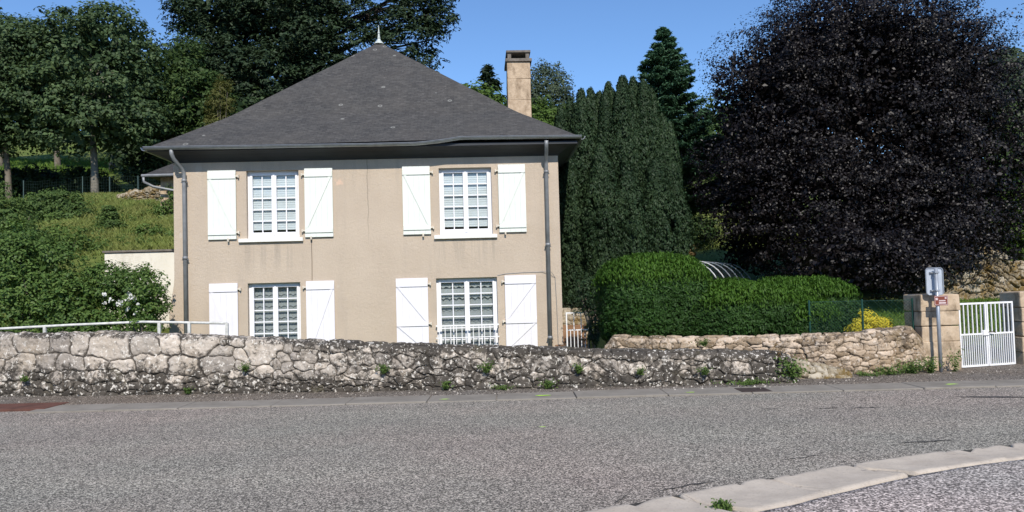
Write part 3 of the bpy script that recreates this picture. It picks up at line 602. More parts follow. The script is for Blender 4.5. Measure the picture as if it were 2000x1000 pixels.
# windows
def window(u0, u1, z0, z1, rows, low):
    y0, y1 = RD-.05, RD+.01; mb = MB(); fw = .05
    mb.box(u0, u0+fw, y0, y1+.04, z0, z1).box(u1-fw, u1, y0, y1+.04, z0, z1).box(u0+fw, u1-fw, y0, y1+.04, z1-fw, z1).box(u0+fw, u1-fw, y0, y1+.04, z0, z0+.07)
    a, b = u0+fw+.002, u1-fw-.002; m = (a+b)/2; st = .055; g = []
    for s0, s1 in ((a, m-.003), (m+.003, b)):
        yy0, yy1 = y0-.014, y1-.01; zz0, zz1 = z0+.062, z1-fw+.004
        mb.rbox(s0, s0+st, yy0, yy1, zz0, zz1, .006, 1).rbox(s1-st, s1, yy0, yy1, zz0, zz1, .006, 1)
        mb.box(s0+st-.002, s1-st+.002, yy0+.003, yy1, zz1-st, zz1-.001).box(s0+st-.002, s1-st+.002, yy0+.003, yy1, zz0+.001, zz0+st+.03)
        ga, gb, gc, gd = s0+st, s1-st, zz0+st+.03, zz1-st; g.append((ga, gb, gc, gd))
        mb.box((ga+gb)/2-.012, (ga+gb)/2+.012, yy0+.030, yy1-.008, gc, gd)
        for k in range(1, rows): zz = gc+(gd-gc)*k/rows; mb.box(ga, gb, yy0+.028, yy1-.006, zz-.012, zz+.012)
    mb.box(m-.022, m+.022, y0-.026, y0-.012, z0+.07, z1-.055)
    wf = hp(mb, 'window', M['pvc'])
    for ga, gb, gc, gd in g: hp(MB().box(ga-.01, gb+.01, y1-.030, y1-.024, gc-.01, gd+.01), 'pane', M['glass'], wf)
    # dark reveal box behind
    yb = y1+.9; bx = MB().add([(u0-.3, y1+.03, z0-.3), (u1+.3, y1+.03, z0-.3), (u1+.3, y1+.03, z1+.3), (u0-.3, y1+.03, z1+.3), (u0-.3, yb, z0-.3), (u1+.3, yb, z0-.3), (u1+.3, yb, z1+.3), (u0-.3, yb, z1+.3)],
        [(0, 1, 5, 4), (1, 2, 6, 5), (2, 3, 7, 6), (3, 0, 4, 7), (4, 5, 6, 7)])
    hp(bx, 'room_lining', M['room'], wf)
    yc = y1+(.012 if not low else .035)
    if not low:
        mb = MB(); zb = z0+.22; k = 0; z = z1-.05
        while z > zb: mb.add([(u0+.03, yc, z), (u1-.03, yc, z), (u1-.03, yc-.007, z-.05), (u0+.03, yc-.007, z-.05), (u0+.03, yc, z-.052), (u1-.03, yc, z-.052)], [(0, 1, 2, 3), (3, 2, 5, 4)]); z -= .053
        hp(mb, 'blind', M['blind'], wf)
    else:
        x = np.linspace(u0+.03, u1-.03, 160)
        def drape(nm, mat, zt, zbf, y, amp, wl):
            zz = np.linspace(0, 1, 8); Xg, Tg = np.meshgrid(x, zz, indexing='ij'); zb_ = zbf(Xg)
            Pg = np.stack([Xg, y+amp*np.sin(Xg*2*PI/wl+1.5*np.sin(Xg*5))*(.4+.6*Tg), zt-ZB+(zb_-zt)*Tg], -1); Pg = Pg
            return link(nm, grid_mesh(nm, Pg), mat, wf)
        drape('curtain', M['curtain'], z1-.03, lambda X: X*0+z0, yc+.045, .005, .095)
        if low == 1:
            for k in range(6):
                zt = z1-.06-k*.268; drape('valance', M['curtain'], zt-.02, lambda X, zt=zt: zt-.245+.035*np.abs(np.sin((X-u0)*PI/.14)), yc+.02-.001*k, .004, .07)
        else:
            drape('valance', M['valance'], z1-.25, lambda X: z1-.50+.04*np.abs(np.sin((X-u0)*PI/.15)), yc+.0, .004, .07)
            drape('valance', M['valance'], z1-.04, lambda X: z1-.24+.04*np.abs(np.sin((X-u0)*PI/.15)), yc-.015, .004, .07)
            for k in range(2):
                zt = z1-.76-k*.27; drape('valance', M['curtain'], zt+.2, lambda X, zt=zt: zt-.02+.03*np.abs(np.sin((X-u0)*PI/.15)), yc+.03, .004, .07)
    return wf
W_ = {}
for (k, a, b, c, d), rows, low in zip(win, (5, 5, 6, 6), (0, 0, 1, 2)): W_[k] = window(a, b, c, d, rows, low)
for k, a, b, z in (('ul', 1.48, 2.95, 2.93), ('ur', 5.975, 7.445, 2.90)):
    hp(MB().rbox(a, b, -.07, .0, z-.085, z-.0, .006, 1).box(a+.19, b-.12, -.002, RD-.045, z-.05, z+.004), 'sill', M['sill'], W_[k])
# rail across the french window
mb = MB(); a, b = 5.99, 7.41; zt, zl = .80, .52
mb.box(a-.02, b+.02, -.10, -.07, zt-.02, zt+.015).box(a-.02, b+.02, -.095, -.075, zl-.012, zl+.012).box(a-.02, b+.02, -.095, -.075, .18, .2)
for x in np.linspace(a+.06, b-.06, 11): mb.box(x-.009, x+.009, -.094, -.076, .19, zt-.015)
for x in (a-.012, b-.012): mb.box(x, x+.024, -.07, .0, zt-.02, zt+.01)
hp(mb, 'window_rail', M['white_metal'])
# shutters
def shutter(u0, u1, z0, z1, side, mat, mid=None):   # side: -1 hangs left of its window
    mb = MB(); n = 5; wdt = (u1-u0)/n; y1, y0 = -.022, -.050
    for k in range(n): mb.rbox(u0+k*wdt+.0006, u0+(k+1)*wdt-.0006, y0, y1, z0, z1, .002, 1)
    rb = [(z1-.20, z1-.075), (z0+.10, z0+.21)]+([(mid-.055, mid+.055)] if mid else [])
    rb.sort()
    for c, d in rb: mb.rbox(u0+.004, u1-.004, y0-.022, y0+.001, c, d, .004, 1)
    secs = [(rb[i][1], rb[i+1][0]) for i in range(len(rb)-1)]
    hw = .030
    for c, d in secs:   # brace rises away from the hinge side
        inn, out = (u1-.04, u0+.06) if side < 0 else (u0+.04, u1-.06); 
        mb.prism([(inn-hw, c+.004), (inn+hw, c+.004), (out+hw, d-.004), (out-hw, d-.004)], y0-.018, y0+.001)
    s = hp(mb, 'shutter', mat)
    x = u1 if side < 0 else u0
    for c in ([z1-.14, z0+.155]+([mid] if mid else [])):
        hm = MB(); xa, xb = (x-.01, x+.075) if side < 0 else (x-.075, x+.01)
        hm.rbox(xa, xb, -.060, -.0, c-.018, c+.018, .004, 1); e = xb-.03 if side < 0 else xa; hm.rbox(e, e+.03, -.07, -.0, c-.04, c+.03, .005, 1)
        hp(hm, 'hinge', M['hinge'], s)
    cx = u0+(u1-u0)*(.72 if side < 0 else .22)
    hp(MB().rbox(cx-.012, cx+.012, -.085, 0, z0-.05, z0-.03, .003, 1).rbox(cx-.02, cx+.02, -.085, -.065, z0-.06, z0+.02, .004, 1), 'shutter_stop', M['hinge'], s)
shutter(.785, 1.43, 2.925, 4.525, -1, M['shutU']); shutter(3.0, 3.648, 2.93, 4.53, 1, M['shutU'])
shutter(5.262, 5.905, 2.935, 4.527, -1, M['shutU']); shutter(7.497, 8.135, 2.935, 4.528, 1, M['shutU'])
shutter(.797, 1.444, .02, 1.915, -1, M['shutL']); shutter(3.0, 3.647, .02, 1.915, 1, M['shutL'])
shutter(5.063, 5.80, .02, 1.92, -1, M['shutL'], .86); shutter(7.587, 8.318, .02, 1.924, 1, M['shutL'], .86)
# cable and crack lines
hp(MB().tube([(7.42, -.006, 1.93), (7.6, -.012, 1.965), (8.0, -.01, 1.985), (8.45, -.01, 1.99), (8.68, -.09, 1.98), (8.77, -.012, 1.85), (8.79, -.01, 1.2), (8.80, -.01, .2)], .0065, 5), 'cable', M['pipe'])
hp(MB().tube([(3.135, -.006, 2.87), (3.14, -.006, 2.4), (3.135, -.006, 1.93)], .0055, 5), 'cable', M['iron'])

# ------------------------------------------------------------------ outbuilding behind, left
ob = thing('outbuilding', 'small stone outbuilding with slate roof tucked behind the house corner', 'outbuilding', (-11.66, 26, 3.6))
mb = MB().box(0, 5, 0, 4, 0, 2.05); w0 = mb.build('wall', M['chimney'], ob)
mb = MB().add([(-.42, -.4, 2.07), (5.4, -.4, 2.07), (5.4, 4.4, 2.07), (-.42, 4.4, 2.07), (2.0, 2, 3.75), (3.6, 2, 3.75)], [(0, 1, 5, 4), (1, 2, 5), (2, 3, 4, 5), (3, 0, 4), (0, 3, 2, 1)])
mb.build('roof', M['slate'], ob)
me = ob.children[-1].data; ul = me.uv_layers.new(name='UVMap')
for L_ in me.loops: c_ = me.vertices[L_.vertex_index].co; ul.data[L_.index].uv = (c_.x, c_.y*1.3)
MB().tube([(-.42, -.44, 2.05), (5.4, -.44, 2.05)], .05, 8).build('gutter', M['pipe'], ob)
MB().tube([(-.36, -.44, 2.0), (-.36, -.42, 1.85), (-.1, -.3, 1.7), (.9, -.12, 1.5), (1.15, -.1, 1.3), (1.2, -.1, -.2)], .045, 8).build('downpipe', M['pipe'], ob, smooth=True)
# painted block retaining wall
rw = thing('block_wall', 'cream painted block retaining wall with dark coping left of the house', 'wall', (-10.42, 20, 0), R(1))
MB().rbox(0, 2.9, 0, .22, -.3, 2.80, .01, 1).build('wall_face', M['block'], rw)
MB().rbox(-.04, 2.9, -.04, .28, 2.803, 2.86, .01, 1).build('coping', M['chimcap'], rw)
MB().rbox(2.25, 2.31, .3, .36, 2.6, 3.0, .01, 1).build('stake', M['rail'], rw)

# handrail
hr = thing('handrail', 'weathered white tubular handrail on posts behind the parapet', 'handrail', (-6.8, 14.4, 0))
pts = [(-12.5, 14.7, .75), (-9.42, 14.4, 1.13), (-8.1, 14.4, 1.165), (-6.79, 14.4, 1.185), (-5.26, 14.4, 1.12)]
MB().tube([(x+6.8, y-14.4, z) for x, y, z in pts], .024, 10).build('rail', M['rail'], hr, smooth=True)
for x in (-10.8, -8.6, -6.5, -5.95, -5.26):
    MB().box(x-.025+6.8, x+.025+6.8, -.022+(.15 if x < -10 else 0), .022+(.15 if x < -10 else 0), -.4, float(np.interp(x, [p[0] for p in pts], [p[2] for p in pts]))).build('post', M['rail'], hr)

# small white gate right of the house
g = thing('garden_gate', 'small white barred metal gate between the house corner and the hedge', 'gate', (1.16, 17.45, 0))
w_ = .83; zt = 1.055; zb = .10; zm = .66
MB().box(0, .028, 0, .028, zb, zt).box(w_-.028, w_, 0, .028, zb, zt).box(.028, w_-.028, 0, .026, zt-.028, zt).box(.028, w_-.028, 0, .026, zm-.012, zm+.012).box(.028, w_-.028, 0, .026, zb, zb+.028).build('gate_frame', M['white_metal'], g)
mb = MB()
for k in range(1, 5): x = .014+k*(w_-.028)/5; mb.box(x-.009, x+.009, .003, .023, zm+.012, zt-.028)
for k in range(1, 10): x = .014+k*(w_-.028)/10; mb.box(x-.008, x+.008, .003, .023, zb+.028, zm-.012)
mb.build('gate_bars', M['white_metal'], g)
MB().rbox(w_-.20, w_-.03, -.01, .035, .44, .62, .008, 1).build('lock_plate', M['white_metal'], g)
MB().rbox(w_+.01, w_+.07, -.01, .05, -.2, 1.1, .005, 1).build('gate_post', M['iron'], g)
p_ = thing('flower_pot', 'tall clay pot with a grey green plant seen through the small gate', 'flower pot', (1.93, 18.9, .55))
MB().lathe([(.10, 0), (.13, .05), (.16, .3), (.18, .34), (.18, .38), (.15, .38)], (0, 0, 0), 14).build('pot', M['terracotta'], p_, smooth=True)
MB().rbox(-.22, .22, -.2, .2, -.9, -.005, .03, 2).build('stand', M['pillar'], p_)

# gate pillars
def pillar(name, x, y, wx, wy, h, lab, seed, rz):
    rg = np.random.default_rng(seed); mb = MB(); z = -.05; t_ = thing(name, lab, 'gate pillar', (x, y, 0), rz, 'stone gate pillars')
    for hh in (.30, .27, .26, .25): mb.rbox(-wx/2+rg.normal(0, .006), wx/2+rg.normal(0, .006), -wy/2, wy/2, z, z+hh-.008, .016, 2, .006, rg); z += hh
    mb.build('shaft', M['pillar'], t_, smooth=False)
    MB().rbox(-wx/2-.015, wx/2+.015, -wy/2-.015, wy/2+.015, z, z+.285, .025, 2, .006, rg).build('capstone', M['pillar'], t_); return t_
pillar('gate_pillar', 7.27, 13.66, .68, .5, 1.31, 'stone gate pillar behind the grey road sign post', 4, R(4))
pillar('gate_pillar', 9.28, 14.22, .62, .46, 1.31, 'stone gate pillar at the right side of the white double gate', 5, R(10))
# double gate
gx0, gy0, gx1, gy1 = 7.72, 13.62, 8.88, 13.96
GA = math.atan2(gy1-gy0, gx1-gx0); GW = math.hypot(gx1-gx0, gy1-gy0)
g = thing('double_gate', 'white metal double gate with vertical bars between the two stone pillars', 'gate', (gx0, gy0, 0), GA)
zt, zm, zb = 1.15, .60, .035; hf = GW/2
for s_ in (0, 1):
    x0 = s_*hf+(.004 if s_ else 0); x1 = x0+hf-.006; fr = MB().rbox(x0, x0+.032, 0, .032, zb, zt, .003, 1).rbox(x1-.032, x1, 0, .032, zb, zt, .003, 1)
    for zc, q in ((zt-.016, .016), (zm, .014), (zb+.016, .016)): fr.box(x0+.032, x1-.032, .002, .03, zc-q, zc+q)
    lf = fr.build('gate_leaf', M['white_metal'], g); mb = MB()
    for k in range(1, 6): x = x0+.016+k*(x1-x0-.032)/6; mb.box(x-.009, x+.009, .006, .024, zm+.014, zt-.032)
    for k in range(1, 12): x = x0+.016+k*(x1-x0-.032)/12; mb.box(x-.0075, x+.0075, .006, .024, zb+.032, zm-.014)
    mb.build('gate_bars', M['white_metal'], lf)
mb = MB().rbox(hf-.11, hf+.02, -.02, .045, zm-.03, zm+.06, .005, 1); mb.build('lock_box', M['white_metal'], g)
MB().tube([(hf-.0, -.03, zm+.03), (hf+.06, -.05, zm+.03), (hf+.13, -.05, zm+.02)], .009, 6).build('handle', M['iron'], g)

# road sign seen from behind
sg = thing('road_sign', 'grey backed road sign on a steel post with a small brown plate', 'road sign', (7.13, 13.2, 0))
MB().tube([(0, 0, -.1), (0, 0, 1.76)], .030, 14).build('post', M['galv'], sg, smooth=True)
def rrect(x0, x1, z0, z1, r, n=5):
    p = []
    for cx, cz, a0 in ((x1-r, z0+r, -90), (x1-r, z1-r, 0), (x0+r, z1-r, 90), (x0+r, z0+r, 180)):
        for k in range(n): a = R(a0+90*k/(n-1)); p.append((cx+r*math.cos(a), cz+r*math.sin(a)))
    return p
px0, px1, pz0, pz1 = -.135, .150, 1.315, 1.765
pb = MB().prism(rrect(px0, px1, pz0, pz1, .045), .075, .081).build('sign_panel', M['alu'], sg)
rim = MB(); pr = rrect(px0, px1, pz0, pz1, .045); rim.tube([(x, .070, z) for x, z in pr+pr[:2]], .011, 6, False); rim.build('rim', M['galv'], pb)
MB().box(-.075, .075, .035, .07, pz1-.085, pz1-.062).box(-.075, .075, .035, .07, pz0+.06, pz0+.083).build('bracket', M['galv'], sg)
MB().rbox(-.036, .036, -.04, .04, pz1-.09, pz1-.057, .004, 1).build('clamp', M['galv'], sg)
MB().rbox(-.036, .036, -.04, .04, pz0+.055, pz0+.088, .004, 1).build('clamp', M['galv'], sg)
pl = MB().prism(rrect(-.075, .155, 1.135, 1.30, .015), -.044, -.038).build('name_plate', M['brown'], sg)
bd = MB()
for a, b, c, d in ((-.065, .145, 1.143, 1.150), (-.065, .145, 1.286, 1.293), (-.068, -.062, 1.143, 1.293), (.142, .148, 1.143, 1.293), (0.0, .11, 1.205, 1.225), (.0, .12, 1.165, 1.19), (.10, .13, 1.245, 1.272)): bd.box(a, b, -.0465, -.0442, c, d)
n_ = 14; cx, cz = -.035, 1.245; bd.add([(cx+.022*math.cos(2*PI*k/n_), -.0465, cz+.022*math.sin(2*PI*k/n_)) for k in range(n_)], [tuple(range(n_))])
bd.build('plate_print', M['pale'], pl)

# drain plate, grate, marks, cracks
o = MB().rbox(-9.4, -6.95, 11.62, 12.28, -.02, .034, .006, 1).build('drain_plate', M['rust'], None, (-8, 12, 0)); tag(o, 'rusty red brown steel drain plate in the kerb strip at far left', 'drain cover')
mb = MB().rbox(3.28, 3.72, 11.42, 11.84, -.01, .0285, .004, 1)
o = mb.build('drain_grate', M['iron'], None, (3.5, 11.6, 0)); tag(o, 'small dark iron drain cover set in the far kerb strip', 'drain cover')
rg = np.random.default_rng(21)
for k, (x, y, a, z, lab) in enumerate(((.40, 11.62, .13, .028, 'yellow green paint dash on the kerb strip near the middle'), (-1.04, 11.5, .08, .028, 'faint yellow green paint dash on the kerb strip left of the middle'),
     (.30, 9.13, .05, .005, 'tiny yellow green paint dash out on the open road'), (2.56, 11.53, .08, .028, 'yellow green paint dash on the kerb strip near the drain cover'), (6.44, 11.64, .12, .028, 'yellow green paint dash on the kerb strip before the gate'))):
    n = 12; ph = rg.random(n)*.5+.6
    o = MB().add([(x+a*ph[i]*math.cos(2*PI*i/n), y+a*.28*ph[i]*math.sin(2*PI*i/n), z) for i in range(n)], [tuple(range(n))]).build('paint_mark', M['spray'], None, (x, y, z)); tag(o, lab, 'paint mark', 'surveyor paint marks')
# ------------------------------------------------------------------ foliage builders
def unit(n, rng):
    v = rng.normal(size=(n, 3)); return v/np.linalg.norm(v, axis=1, keepdims=True)
def nrm(v): return v/(np.linalg.norm(v, axis=-1, keepdims=True)+1e-9)
def cards(name, P, N, size, mat, parent, rng, ar=.6, along=None, origin=None):
    n = len(P); size = np.broadcast_to(size, (n,))*(.7+.6*rng.random(n)); N = nrm(N)
    if along is None: along = rng.normal(size=(n, 3))
    T = nrm(along-N*(along*N).sum(1, keepdims=True)); B = np.cross(N, T); hs = size[:, None]*.5; hb = hs*ar
    bend = N*hs*.25
    V = np.stack([P-T*hs, P+B*hb-T*hs*.1+bend, P+T*hs, P-B*hb-T*hs*.1+bend], 1).reshape(-1, 3)
    if origin is not None: V = V-np.array(origin)
    me = quads_mesh(bpy.data.meshes.new(name), V, np.arange(4*n).reshape(-1, 4))
    o = link(name, me, mat, parent)
    if origin is not None and parent is None: o.location = origin
    return o
def crown_pts(ells, nclump, cr, nl, rng, flat=.65, up=.45, fill=.25, back=.4, depth=.35, void=.33, void_scale=.75):
    E = np.array(ells, float); ar = (E[:, 3]*E[:, 5]+E[:, 3]*E[:, 4]+E[:, 4]*E[:, 5]); pick = rng.choice(len(E), nclump, p=ar/ar.sum()); u = unit(nclump, rng)
    keep = (u[:, 1] < .25) | (rng.random(nclump) < back); pick, u = pick[keep], u[keep]; rad = 1-depth*rng.random(len(u))**1.6+.06*rng.normal(size=len(u))
    C = E[pick, :3]+u*E[pick, 3:]*rad[:, None]
    ins = np.zeros(len(C), bool)
    for e in E: ins |= (((C-e[:3])/e[3:])**2).sum(1) < .5
    C, u, rd_ = C[~ins], u[~ins], rad[~ins]; vs_ = void_scale
    vv_ = fbm(C[:, 0]*vs_+C[:, 1]*.37*vs_, C[:, 2]*vs_*1.35+C[:, 1]*.2, int(abs(E[0, 0])*7) % 50, 3); kk = ~((vv_ < void) & (rd_ > .70)); C, u = C[kk], u[kk]
    r = cr*(.55+.9*rng.random(len(C))); k = nl; U = unit(len(C)*k, rng); rep = np.repeat(np.arange(len(C)), k)
    rr = (.35+.65*rng.random(len(U))**.5)*r[rep]; P = C[rep]+U*rr[:, None]*np.array([1, 1, flat])
    N = U*.55+u[rep]*.45+np.array([0, -.1, up])+rng.normal(size=U.shape)*.35
    nf = int(len(P)*fill); pk = rng.choice(len(E), nf, p=ar/ar.sum()); uf = unit(nf, rng); Pf = E[pk, :3]+uf*E[pk, 3:]*(.30+.48*rng.random(nf))[:, None]
    return P, N, Pf, uf*.3+rng.normal(size=uf.shape)
def trunk_mb(base, top, r0, limbs, rng, n=8):
    mb = MB(); b, t_ = Vector(base), Vector(top); pts = [b.lerp(t_, k/6)+Vector((rng.normal(0, .06), rng.normal(0, .06), 0))*min(k, 2) for k in range(7)]
    mb.tube([b+Vector((0, 0, -.3))]+pts, [r0*1.25]+[r0*(1-.11*k) for k in range(7)], n)
    for tip, q in limbs:
        s_ = b.lerp(t_, q); tip = Vector(tip); md = s_.lerp(tip, .5)+Vector((rng.normal(0, .15), rng.normal(0, .15), .25))
        mb.tube([s_, md, tip], [r0*.42, r0*.25, r0*.08], 6)
    return mb
def tree(name, label, cat, base, ells, mat, nclump, cr, nl, ls, seed, bark='bark', r0=.2, nlimb=9, group=None, fs=2.0, **kw):
    rng = np.random.default_rng(seed); t_ = thing(name, label, cat, base, 0, group); b = np.array(base, float)
    P, N, Pf, Nf = crown_pts(ells, nclump, cr, nl, rng, **kw)
    sz = np.concatenate([np.full(len(P), ls), np.full(len(Pf), ls*fs)])
    cards('crown', np.concatenate([P, Pf])-b, np.concatenate([N, Nf]), sz, M[mat], t_, rng)
    E = np.array(ells); top = (E[:, 0].mean(), E[:, 1].mean(), E[:, 2].max())
    idx = rng.choice(len(P), nlimb); limbs = [(tuple((P[i]-E[:, :3].mean(0))*.72+E[:, :3].mean(0)-b), .35+.6*rng.random()) for i in idx]
    top = tuple(np.array(top)-b)
    trunk_mb((0, 0, 0), top, r0, limbs, rng).build('trunk', M[bark], t_, smooth=True); return t_
def bush(name, label, base, ells, mat, nclump, cr, nl, ls, seed, cat='shrub', group=None, stem=True, ar=.6, **kw):
    kw.setdefault('void', .25); rng = np.random.default_rng(seed); b = np.array(base, float); P, N, Pf, Nf = crown_pts(ells, nclump, cr, nl, rng, **kw)
    sz = np.concatenate([np.full(len(P), ls), np.full(len(Pf), ls*1.8)])
    t_ = thing(name, label, cat, base, 0, group); cards('foliage', np.concatenate([P, Pf])-b, np.concatenate([N, Nf]), sz, M[mat], t_, rng, ar)
    mb = MB(); E = np.array(ells)
    for k in range(7):
        e = E[k % len(E)]; a = rng.random()*6.28; tip = e[:3]+np.array([math.cos(a)*e[3]*.6, math.sin(a)*e[4]*.6, e[5]*.6*rng.random()])-b
        mb.tube([(rng.normal(0, .08), rng.normal(0, .08), -.1), tuple(tip*.5+np.array([0, 0, .05])), tuple(tip)], [.03, .022, .008], 5)
    mb.build('stems', M['bark'], t_); return t_
def gz_(x, y): return float(TZ(x, y))

# ---- copper beech
rng = np.random.default_rng(50)
be = [(11.2, 24.2, 8.4, 3.5, 3.2, 2.9), (13.3, 24, 7.0, 2.5, 2.6, 2.6), (11.0, 24, 6.3, 4.1, 3.8, 4.6), (9.0, 23.3, 4.0, 2.6, 2.6, 2.6), (13.2, 23.3, 4.3, 2.7, 2.6, 2.8), (11.0, 22.6, 3.4, 3.0, 2.2, 2.2), (10.2, 23.6, 8.2, 2.8, 3, 2.6), (12.6, 23.8, 7.6, 2.6, 3, 2.6), (8.2, 23.6, 6.2, 2.0, 2.5, 2.6), (7.4, 23.6, 4.2, 1.7, 1.8, 1.7), (8.8, 23.8, 8.0, 1.7, 2.4, 2.0), (10.0, 22.2, 2.4, 2.6, 1.8, 1.25), (12.0, 22.2, 2.7, 2.2, 1.8, 1.2), (8.0, 25.8, 2.9, 1.5, 1.2, 1.3), (7.9, 23.7, 7.3, 2.1, 2.2, 2.1), (7.6, 23.7, 5.4, 2.0, 2.2, 1.8), (8.9, 20.6, 2.1, 2.0, 1.6, 1.05), (10.2, 20.2, 2.0, 1.6, 1.3, .9)]
tree('copper_beech', 'huge dark purple copper beech filling the right side behind the hedge', 'tree', (11.0, 24.3, 1.3), be, 'lf_beech', 6000, .42, 74, .072, 51, 'barkdark', .35, 22, flat=.5, up=.4, fill=1.0, back=.35, depth=.42, void=.335, void_scale=.6, fs=2.1)
# ---- yews
def yews(name, label, spires, seed, n_tuft):
    rng = np.random.default_rng(seed); bx, by = spires[0][0], spires[0][1]; b = np.array([bx, by, gz_(bx, by)]); t_ = thing(name, label, 'tree', tuple(b), 0, 'columnar yews beside the house')
    P = []; N = []; AL = []; main = list(spires); x0_, x1_ = min(q[0] for q in main)-.2, max(q[0] for q in main)+.25
    for k in range(16):
        x = rng.uniform(x0_, x1_); hi = float(np.interp(x, [1.3, 1.9, 2.5, 3.0, 3.6, 4.1, 4.6], [6.4, 6.95, 7.05, 7.35, 7.4, 7.05, 6.2])); zt = hi-.05-.75*rng.random()**1.3; spires.append((x, 21.7+.6*rng.random(), zt, .15+.17*rng.random(), zt-2.4, .35))
    for (x, y, zt, r, zb, zw) in spires:
        k = int(n_tuft*r*(zt-zb)/3); z = zb+(zt-zb)*rng.random(k)**.92; tz = (z-zb)/(zt-zb); rr = r*np.where(tz < zw, .80+.20*tz/zw, np.maximum(0, 1-((tz-zw)/(1-zw)))**.72)
        a = rng.random(k)*2*PI; a = np.where((np.sin(a) > .3) & (rng.random(k) < .7), -a, a)
        fl = 1+.17*np.cos(a*5+seed+x*3)+.05*np.cos(a*11+z*1.2)
        lumps = 1+.30*(fbm(a*2.6+x*5, z*1.6, seed, 2)-.4)+.22*(vn(a*r*6+x*7, z*4.2, seed+3)-.5); rr = rr*fl*lumps*(1-.12*rng.random(k))*(1+.5*sstep(.45, .9, tz)*(vn(z*6+x*9, a*1.5, seed+8)-.5))+.02
        C = np.stack([x+rr*np.cos(a), y+rr*np.sin(a)*.9, z], -1); outd = np.stack([np.cos(a), np.sin(a), 0*a+.25], -1)
        nl = 15; rep = np.repeat(np.arange(k), nl); U = unit(k*nl, rng); p = C[rep]+U*np.array([.055, .055, .10])*(.4+.8*rng.random(k*nl))[:, None]
        P.append(p); N.append(U*.8+outd[rep]*.5+rng.normal(size=U.shape)*.25); AL.append(np.array([0, 0, 1.])+outd[rep]*.5+rng.normal(size=U.shape)*.35)
        kf = 2500; zf = zb+(zt-zb)*rng.random(kf)*.9; af = rng.random(kf)*2*PI; rf_ = .66*r*np.sqrt(np.maximum(0, 1-((zf-zb)/(zt-zb))**2)); P.append(np.stack([x+rf_*np.cos(af), y+rf_*np.sin(af), zf], -1)); N.append(np.stack([np.cos(af), np.sin(af), 0*af], -1)); AL.append(rng.normal(size=(kf, 3)))
    P = np.concatenate(P); big = np.concatenate([np.full(len(q), .085 if len(q) > 500 or True else .3) for q in N]); off = 0
    for q in N:
        if len(q) == 2500: big[off:off+2500] = .17
        off += len(q)
    cards('crown', P-b, np.concatenate(N), big, M['lf_yew'], t_, rng, .42, np.concatenate(AL))
    mb = MB()
    for (x, y, zt, r, zb, zw) in main[:4]: mb.tube([(x-bx, y-by, -.2), (x-bx, y-by, zt-b[2]-.8)], [.12, .02], 6)
    mb.build('trunk', M['bark'], t_)
yews('columnar_yew', 'nearest fluted columnar yew touching the house eaves', [(1.50, 22.0, 6.7, .42, 1.5, .55), (1.78, 22.2, 6.95, .36, 1.5, .6), (2.06, 21.8, 7.1, .44, 1.5, .6), (2.36, 22.1, 7.2, .38, 1.6, .62), (1.62, 21.5, 5.2, .62, 1.2, .5)], 3, 1500)
yews('columnar_yew', 'middle columnar yew with several spires in the dark green group', [(2.62, 22.2, 7.1, .34, 1.5, .6), (2.88, 22.1, 7.35, .44, 1.6, .62), (3.18, 21.7, 7.4, .45, 1.4, .55), (3.32, 22.2, 7.55, .38, 1.6, .65), (2.5, 21.3, 5.4, .66, 1.3, .5), (3.2, 21.1, 4.6, .6, 1.7, .5)], 4, 1500)
yews('columnar_yew', 'columnar yew at the right end of the dark green group', [(3.60, 22.2, 7.5, .42, 1.6, .62), (3.84, 21.9, 7.35, .42, 1.6, .58), (4.08, 22.1, 7.15, .40, 1.8, .6), (4.36, 22.1, 6.4, .42, 1.8, .55), (4.0, 21.4, 5.0, .62, 1.9, .45), (4.55, 21.7, 4.6, .42, 2.2, .5)], 5, 1500)
# ---- conifers
def conifer(name, label, base, zt, rbase, mat, seed, nb, zlow=.1, ls=.3, droop=.25, group=None, spray=26, power=.9, azb=None):
    rng = np.random.default_rng(seed); b = np.array(base, float); H = zt-b[2]; t_ = thing(name, label, 'tree', base, 0, group); P = []; N = []; AL = []; mb = MB()
    mb.tube([(0, 0, -.3), (0, 0, H*.5), (0, 0, H*.98)], [rbase*.05+.05, rbase*.03+.03, .015], 8)
    for i in range(nb):
        q = zlow+(1-zlow)*(i+rng.random())/nb; L_ = rbase*(1-q)**power*(.75+.4*rng.random())+.12; a = azb(rng) if azb else rng.random()*2*PI; d = np.array([math.cos(a), math.sin(a), 0]); z0 = H*q
        if d[1] > .5 and rng.random() < .5: continue
        s_ = np.linspace(0, 1, 6); pts = np.stack([d[0]*L_*s_, d[1]*L_*s_, z0+L_*(.25*s_-droop*2*s_**2+(.12*s_**3))], -1); 
        if L_ > .5: mb.tube([tuple(p) for p in pts], [max(.008, L_*.012*(1-.8*k)) for k in s_], 5)
        m = int(spray*max(L_, .5)); tt_ = rng.random(m)**.7; side = rng.normal(size=m)*.22*L_*(.3+.7*(1-tt_)); sd_ = np.array([-d[1], d[0], 0])
        base_ = np.stack([np.interp(tt_, s_, pts[:, k]) for k in range(3)], -1)+sd_*side[:, None]+np.array([0, 0, 1])*(-np.abs(side)*.25)[:, None]
        k = 7; rep = np.repeat(np.arange(m), k); n_ = m*k; p = base_[rep]+rng.normal(size=(n_, 3))*np.array([.10, .10, .05])*(ls/.3)
        P.append(p); N.append(np.array([0, -.15, .9])+rng.normal(size=(n_, 3))*.5); AL.append(d+sd_*np.sign(side)[rep][:, None]*.8+np.array([0, 0, -.35])+rng.normal(size=(n_, 3))*.3)
    cards('crown', np.concatenate(P), np.concatenate(N), ls, M[mat], t_, rng, .30, np.concatenate(AL)); mb.build('trunk', M['bark'], t_); return t_
